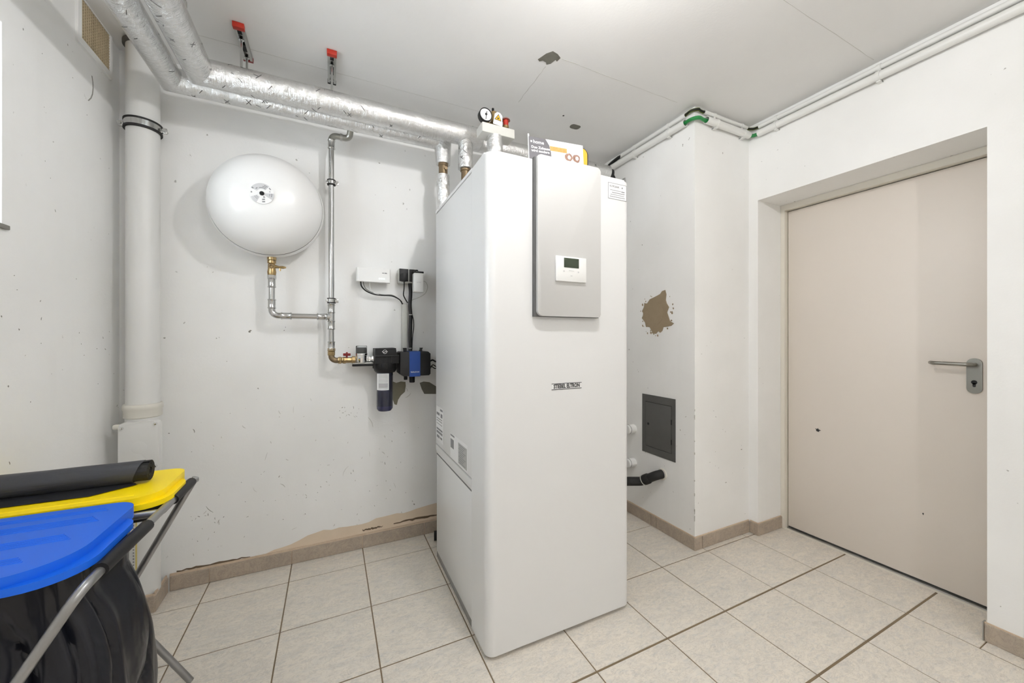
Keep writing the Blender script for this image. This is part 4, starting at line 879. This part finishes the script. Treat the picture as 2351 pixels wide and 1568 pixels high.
# ------------------------------------------------------------------ conduits along the top of the right walls
Z1, R1, Z2, R2 = 2.450, 0.0125, 2.408, 0.0195
def conduit(name, a, b, r_, label, clips, wall_axis, wall_pos):
    o = thing(name, ((a[0]+b[0])/2, (a[1]+b[1])/2, a[2]), label, 'conduit', 'white cable conduits under the ceiling')
    A = Vector(a); B = Vector(b); d = (B-A).normalized()
    m = MB(); n = 20; up = Vector((0, 0, 1)); sd = d.cross(up)
    rings = []
    for P_, rr in ((A, r_), (B, r_), (B, r_*0.86), (A, r_*0.86)):
        rings.append([m.bm.verts.new(P_+(sd*math.cos(2*PI*j/n)+up*math.sin(2*PI*j/n))*rr) for j in range(n)])
    for i in range(4):
        R0, R1_ = rings[i], rings[(i+1) % 4]
        for j in range(n): m.bm.faces.new((R0[j], R0[(j+1) % n], R1_[(j+1) % n], R1_[j]))
    m.build('conduit_tube', CONDUIT, o)
    for c in clips:
        m = MB(); p = A+d*c
        for i in range(9):
            aa = -0.35*PI+i*(1.7*PI)/8
        ring(m, (0, 0, 0), 'x', r_+0.0003, r_+0.0028, 0.016, 20)
        m.box((-0.008, r_*0.6, -r_-0.006), (0.008, r_+0.0045, r_*0.5)); m.box((-0.008, -0.004, -r_-0.008), (0.008, r_+0.0045, -r_-0.001))
        M = Matrix.Translation(p)
        if wall_axis == 'x': M = M @ Matrix.Rotation(-PI/2, 4, 'Z')
        for v in m.bm.verts: v.co = M @ v.co
        m.build('conduit_clip', CONDUIT, o)
xr1, xr2 = XR-R1-0.005, XR-R2-0.005
conduit('cable_conduit', (xr1, -0.9, Z1), (xr1, 1.398, Z1), R1, 'thin upper conduit along the door wall', [0.25, 0.75, 1.25, 1.75, 2.20], 'x', XR)
conduit('cable_conduit', (xr2, -0.9, Z2), (xr2, 1.398, Z2), R2, 'thick lower conduit along the door wall', [0.25, 0.75, 1.25, 1.75, 2.20], 'x', XR)
yr1, yr2 = PY-R1-0.005, PY-R2-0.005
conduit('cable_conduit', (1.893, yr1, Z1+0.012), (2.272, yr1, Z1+0.012), R1*0.85, 'thin upper conduit on the pillar front', [0.085, 0.33], 'y', PY)
conduit('cable_conduit', (1.903, yr2, Z2+0.008), (2.282, yr2, Z2+0.008), R2, 'thick lower conduit on the pillar front', [0.085, 0.33], 'y', PY)
xl1, xl2 = PX-R1-0.005, PX-R2-0.005
conduit('cable_conduit', (xl1, 1.515, Z1+0.008), (xl1, 2.06, Z1+0.008), R1, 'thin upper conduit on the side of the pillar above the cabinet', [0.12, 0.40], 'x', PX)
conduit('cable_conduit', (xl2, 1.512, Z2+0.004), (xl2, 2.135, Z2+0.004), R2, 'thick lower conduit on the side of the pillar above the cabinet', [0.12, 0.40], 'x', PX)
def strands(name, pts, r_, mats, label, cat='cable'):
    o = thing(name, pts[len(pts)//2], label, cat, 'cables at the conduit corners')
    for i, (dx, dz, mt_) in enumerate(mats):
        MB().tube(smoothpath([(p[0]+dx, p[1]+dx, p[2]+dz) for p in pts], 7), r_, 8).build('strand', mt_, o)
cz1, cz2 = Z1+0.010, Z2+0.006
strands('corner_cable', [(xl1, 1.60, cz1), (xl1, 1.53, cz1), (xl1-0.004, 1.478, cz1+0.002), (xl1+0.020, yr1-0.004, cz1+0.002), (1.87, yr1, cz1+0.001), (1.95, yr1, cz1)], 0.0042, [(0, 0.004, OLIVE), (0.004, -0.003, OLIVE), (-0.004, -0.002, BLACKP)], 'dark olive cables bridging the upper conduit gap at the outer pillar corner')
strands('corner_cable', [(xl2, 1.60, cz2), (xl2, 1.53, cz2), (xl2-0.004, 1.472, cz2-0.002), (xl2+0.022, yr2-0.006, cz2-0.002), (1.885, yr2, cz2), (1.97, yr2, cz2)], 0.0050, [(0, 0.003, GREEN), (0.003, -0.006, GREEN), (-0.003, -0.003, GREEN)], 'bright green cables bridging the lower conduit gap at the outer pillar corner')
strands('corner_cable', [(2.22, yr1, cz1), (2.27, yr1, cz1), (2.293, yr1-0.012, cz1-0.004), (xr1, 1.415, cz1-0.008), (xr1, 1.34, Z1)], 0.0040, [(0, 0.003, OLIVE), (0.003, -0.004, OLIVE), (-0.003, -0.002, BLACKP)], 'dark olive cables in the inner corner between pillar and door wall')
strands('corner_cable', [(2.22, yr2, cz2), (2.275, yr2, cz2), (2.288, yr2-0.012, cz2-0.003), (xr2, 1.415, cz2-0.005), (xr2, 1.34, Z2)], 0.0052, [(0, 0.004, GREEN), (0.003, -0.005, GREEN), (-0.003, -0.001, GREEN)], 'bright green cables in the inner corner between pillar and door wall')
cable('cable', [(xl1-0.002, 2.04, Z1+0.008), (xl1-0.006, 2.10, Z1), (xl1-0.015, 2.16, Z1-0.02), (xl1-0.03, 2.20, Z1-0.06), (xl1-0.04, 2.22, 2.30)], 0.011, RUBBER, 'black cable leaving the upper conduit behind the cabinet')

# ------------------------------------------------------------------ access flap, drain pipes by the pillar
ac = thing('access_flap', (PX, 1.73, 0.45), 'dark grey metal inspection flap in the pillar beside the cabinet', 'access panel')
fr = MB(); y0, y1, z0, z1 = 1.600, 1.863, 0.452, 0.826
fr.frame((y0, z0, y1, z1), (y0+0.026, z0+0.043, y1-0.028, z1-0.045), PX-0.004, PX-0.0002, 'x')
fr.build('flap_frame', ACCESS, ac, smooth=False)
MB().box((PX-0.0012, y0+0.02, z0+0.03), (PX, y1-0.02, z1-0.03)).build('frame_gap', BLACKP, ac, smooth=False)
fd = MB().box((PX-0.0062, y0+0.0285, z0+0.0455), (PX-0.001, y1-0.0305, z1-0.048), 0.0015).build('flap_door', ACCESS, ac)
MB().lathe([(0, -0.0012), (0.008, -0.0012), (0.008, 0.001), (0, 0.001)], (PX-0.0062, 1.808, 0.640), 'x', 14).build('lock', BLACKP, fd)
for zz in (0.70, 0.58): MB().tube([(PX-0.006, y0+0.027, zz), (PX-0.006, y0+0.027, zz-0.03)], 0.003, 8).build('hinge', BLACKP, fd)
dp = thing('drain_pipe', (1.80, 1.72, 0.30), 'black angled drain pipe leaving the pillar below the grey flap', 'pipe')
path = fillet([(PX-0.002, 1.700, 0.352), (1.800, 1.712, 0.345), (1.765, 1.80, 0.285), (1.700, 1.845, 0.280), (1.55, 1.86, 0.30)], 0.03, 5)
MB().tube(path, 0.027, 18).build('pipe', RUBBER, dp)
A = Vector((1.785, 1.752, 0.318)); B = Vector((1.772, 1.785, 0.296)); MB().tube([A, A.lerp(B, 0.15), A.lerp(B, 0.85), B], [0.029, 0.0315, 0.0315, 0.029], 18).build('pipe_socket', RUBBER, dp)
MB().tube([A.lerp(B, 1.0), A.lerp(B, 1.10)], 0.0322, 18).build('seal_ring', GREYP, dp)
m = MB(); m.lathe([(0.025, -0.006), (0.034, -0.004), (0.036, 0.002), (0.025, 0.002)], (PX-0.001, 1.699, 0.352), 'x', 22); m.build('wall_rosette', PVCB, dp)
for zz, lab in ((0.578, 'capped white pipe stub beside the cabinet, the upper one'), (0.352, 'open white pipe stub beside the cabinet, the lower one')):
    o = thing('pipe_stub', (PX, 1.945, zz), lab, 'pipe', 'white pipe stubs in the pillar')
    MB().lathe([(0, -0.06), (0.026, -0.06), (0.030, -0.056), (0.030, 0.001), (0, 0.001)], (PX, 1.945, zz), 'x', 22).build('stub', WHITEP, o)
    m = MB(); ring(m, (PX-0.045, 1.945, zz), 'x', 0.0295, 0.031, 0.003, 22); m.build('stub_groove', PRINT, o)
m = MB(); m.tube(smoothpath([(0.545, 2.20, 0.028), (0.60, 2.19, 0.028), (0.70, 2.20, 0.028)], 5), 0.027, 14); tag(m.build('floor_hose', RUBBER), 'end of a black hose lying on the floor behind the cabinet', 'hose')

# ------------------------------------------------------------------ bag sorter with coloured lids

ss = thing('waste_sorter', (-0.63, 1.33, 0), 'tubular steel bag stand with one blue and one yellow lid', 'waste sorter')
ZR, ZL = 0.703, 0.7475
def tubef(name, pts, r_=0.0100, fr_=0.045, mat=TUBE):
    return MB().tube(fillet(pts, fr_, 7), r_, 14).build(name, mat, ss)
tubef('frame_tube', [(-0.830, 0.990, 0.010), (-0.443, 1.031, ZR-0.008), (-0.436, 1.150, ZR), (-0.423, 1.606, ZR+0.004), (-0.418, 1.633, ZR+0.002)], fr_=0.035)
tubef('frame_tube', [(-0.418, 1.633, ZR+0.010), (-0.780, 1.640, 0.010)])
tubef('frame_tube', [(-0.436, 1.650, 0.010), (-0.815, 1.600, ZR), (-0.815, 1.075, ZR), (-0.455, 0.985, 0.010)], fr_=0.045)
tubef('cross_bar', [(-0.812, 1.380, ZR-0.002), (-0.438, 1.380, ZR-0.002)])
tubef('cross_bar', [(-0.812, 1.622, ZR-0.012), (-0.432, 1.622, ZR-0.012)])
def lid(name, poly, zt, th, mat, lip, grooves):
    m = MB(); m.prism(poly, zt-th, zt)
    e_ = [ed for ed in m.bm.edges if all(v.co.z > zt-1e-5 for v in ed.verts)]
    bmesh.ops.bevel(m.bm, geom=e_, offset=0.009, segments=3, profile=0.5, affect='EDGES')
    L = m.build(name, mat, ss, ang=28)
    m = MB(); m.prism(lip, zt-th-0.004, zt-th+0.011); m.build('lid_lip', mat, L, ang=28)
    for yc, xe, cnt in grooves:
        m = MB()
        for i in range(cnt): m.prism([(yc+0.008*i-0.0026, zt-0.001), (yc+0.008*i+0.0026, zt-0.001), (yc+0.008*i+0.0008, zt+0.0014), (yc+0.008*i-0.0008, zt+0.0014)], -0.838, xe-0.006*i, 'x')
        m.build('lid_ribs', mat, L, smooth=False, kind='stuff')
    return L
lb_ = lid('blue_lid', rpoly(-0.846, 1.031, -0.469, 1.3735, (0.02, 0.105, 0.055, 0.015), 10), ZL, 0.030, LIDB, rpoly(-0.66, 1.027, -0.447, 1.301, (0.02, 0.09, 0.045, 0.02), 8), [(1.090, -0.550, 4), (1.170, -0.518, 5), (1.258, -0.508, 5), (1.325, -0.518, 3)])
ly_ = lid('yellow_lid', rpoly(-0.846, 1.386, -0.441, 1.648, (0.015, 0.068, 0.045, 0.02), 10), ZL, 0.030, LIDY, rpoly(-0.60, 1.382, -0.423, 1.593, (0.02, 0.07, 0.045, 0.02), 8), [(1.416, -0.50, 1)])
# dark cloth sleeves round the rail
MB().tube([(-0.4385, 1.090, ZR-0.001), (-0.4335, 1.204, ZR+0.001), (-0.4295, 1.288, ZR+0.002)], 0.0150, 14).build('rail_sleeve', BLACKP, ss)
MB().tube([(-0.4265, 1.456, ZR+0.003), (-0.424, 1.549, ZR+0.004), (-0.423, 1.606, ZR+0.004)], 0.0142, 14).build('rail_sleeve', BLACKP, ss)
m = MB(); m.prism(rpoly(-0.812, 1.394, -0.438, 1.637, (0.02, 0.045, 0.035, 0.02), 6), ZR-0.025, ZR+0.010); m.build('bag_rim', BLACKP, ss)

bag = MB(); rows = 44; cols = 128; rings = []
for i in range(rows+1):
    t_ = i/rows; z = 0.714-0.690*t_
    bulge = math.sin(PI*min(1, max(0, (t_-0.12)/0.88))**0.85)
    hx = 0.166+0.044*bulge; hy = 0.152-0.020*math.sin(PI*min(1, t_*2.6))*(t_ < 0.385)+0.022*bulge
    if t_ > 0.9: q = 1-((t_-0.9)/0.1)**2*0.35; hx *= q; hy *= q
    cx, cy = -0.628+0.016*bulge, 1.200
    row = []
    for j in range(cols):
        a = 2*PI*j/cols; c, s_ = math.cos(a), math.sin(a); p = 0.62
        ux = math.copysign(abs(c)**p, c); uy = math.copysign(abs(s_)**p, s_)
        fold = abs(math.sin(a*5.5+1.3*math.sin(2.5*t_+a)+4*mn.noise(Vector((ux, uy, t_*1.5)))))
        pl_ = -0.020*(1-fold)**3*(0.3+0.7*min(1, t_*3))+0.018*mn.noise(Vector((ux*1.8, uy*1.8, z*3.5)))+0.006*mn.noise(Vector((ux*6, uy*6, z*8)))
        row.append(bag.bm.verts.new((max(cx+(hx+pl_)*ux, XL+0.012), cy+(hy+pl_)*uy, z)))
    rings.append(row)
for i in range(rows):
    for j in range(cols): bag.bm.faces.new((rings[i][j], rings[i][(j+1) % cols], rings[i+1][(j+1) % cols], rings[i+1][j]))
bag.bm.faces.new(rings[-1])
o = bag.build('bin_bag', BAGM, ang=80); tag(o, 'glossy black bin bag hanging below the blue lid', 'bin bag')

rl = thing('bag_roll', (-0.68, 1.54, ZL), 'roll of charcoal bin bags lying across the yellow lid', 'bag roll')
RR = 0.0325; RC = (1.535, ZL+RR+0.0015); n_ = 90; turns = 5.0; sp = []
for k in range(n_+1):
    t_ = k/n_; r_ = 0.007+(RR-0.0105)*t_; a = t_*turns*2*PI+1.9; sp.append((RC[0]+r_*math.cos(a), RC[1]+r_*math.sin(a)))
m = MB(); cols = 30; rows_ = []
for i in range(cols+1):
    x_ = -0.855+i*(0.325/cols); row = []
    for j in range(30):
        a = 2*PI*j/30; r_ = RR+0.0014*mn.noise(Vector((x_*9, math.cos(a)*1.6, math.sin(a)*1.6)))+0.0006*math.sin(5*a+x_*20)
        row.append(m.bm.verts.new((x_+(0.012*math.sin(a) if i == cols else 0), RC[0]+r_*math.cos(a), RC[1]+r_*math.sin(a))))
    rows_.append(row)
for i in range(cols):
    for j in range(30): m.bm.faces.new((rows_[i][j], rows_[i][(j+1) % 30], rows_[i+1][(j+1) % 30], rows_[i+1][j]))
m.bm.faces.new(rows_[0]); m.bm.faces.new(rows_[-1]); m.build('roll_body', FILM, rl, ang=60)
m = MB(); xa, xb = -0.56, -0.503
for k in range(n_):
    q = []
    for y_, z_ in (sp[k], sp[k+1]):
        d_ = Vector((y_-RC[0], z_-RC[1])).normalized()*0.0028; q.append((y_+d_.x, z_+d_.y))
    (y0, z0), (y1, z1) = sp[k], sp[k+1]
    vv = [m.bm.verts.new(p) for p in [(xa, y0, z0), (xb, y0, z0), (xb, y1, z1), (xa, y1, z1), (xa, *q[0]), (xb, *q[0]), (xb, *q[1]), (xa, *q[1])]]
    for f in ((0, 1, 2, 3), (4, 5, 6, 7), (1, 2, 6, 5), (0, 3, 7, 4)): m.bm.faces.new([vv[i] for i in f])
m.build('coiled_end', RUBBER, rl, ang=60)
m = MB(); cols = 20; up = []
for i in range(cols+1):
    x_ = -0.855+i*(0.315/cols); row = []
    for k in range(5):
        yk = 1.522-0.017*k*(1 if i < cols-4 else (cols-i+1)/6)
        row.append(m.bm.verts.new((x_+0.004*k*(i/cols), yk+0.004*mn.noise(Vector((x_*14, k, 0))), ZL+0.0020+0.004*(4-k)/4+0.0015*abs(mn.noise(Vector((x_*25, k*2, 3)))))))
    up.append(row)
for i in range(cols):
    for k in range(4): m.bm.faces.new((up[i][k], up[i+1][k], up[i+1][k+1], up[i][k+1]))
bmesh.ops.solidify(m.bm, geom=list(m.bm.faces), thickness=0.0012)
m.build('loose_flap', FILM, rl, ang=60)
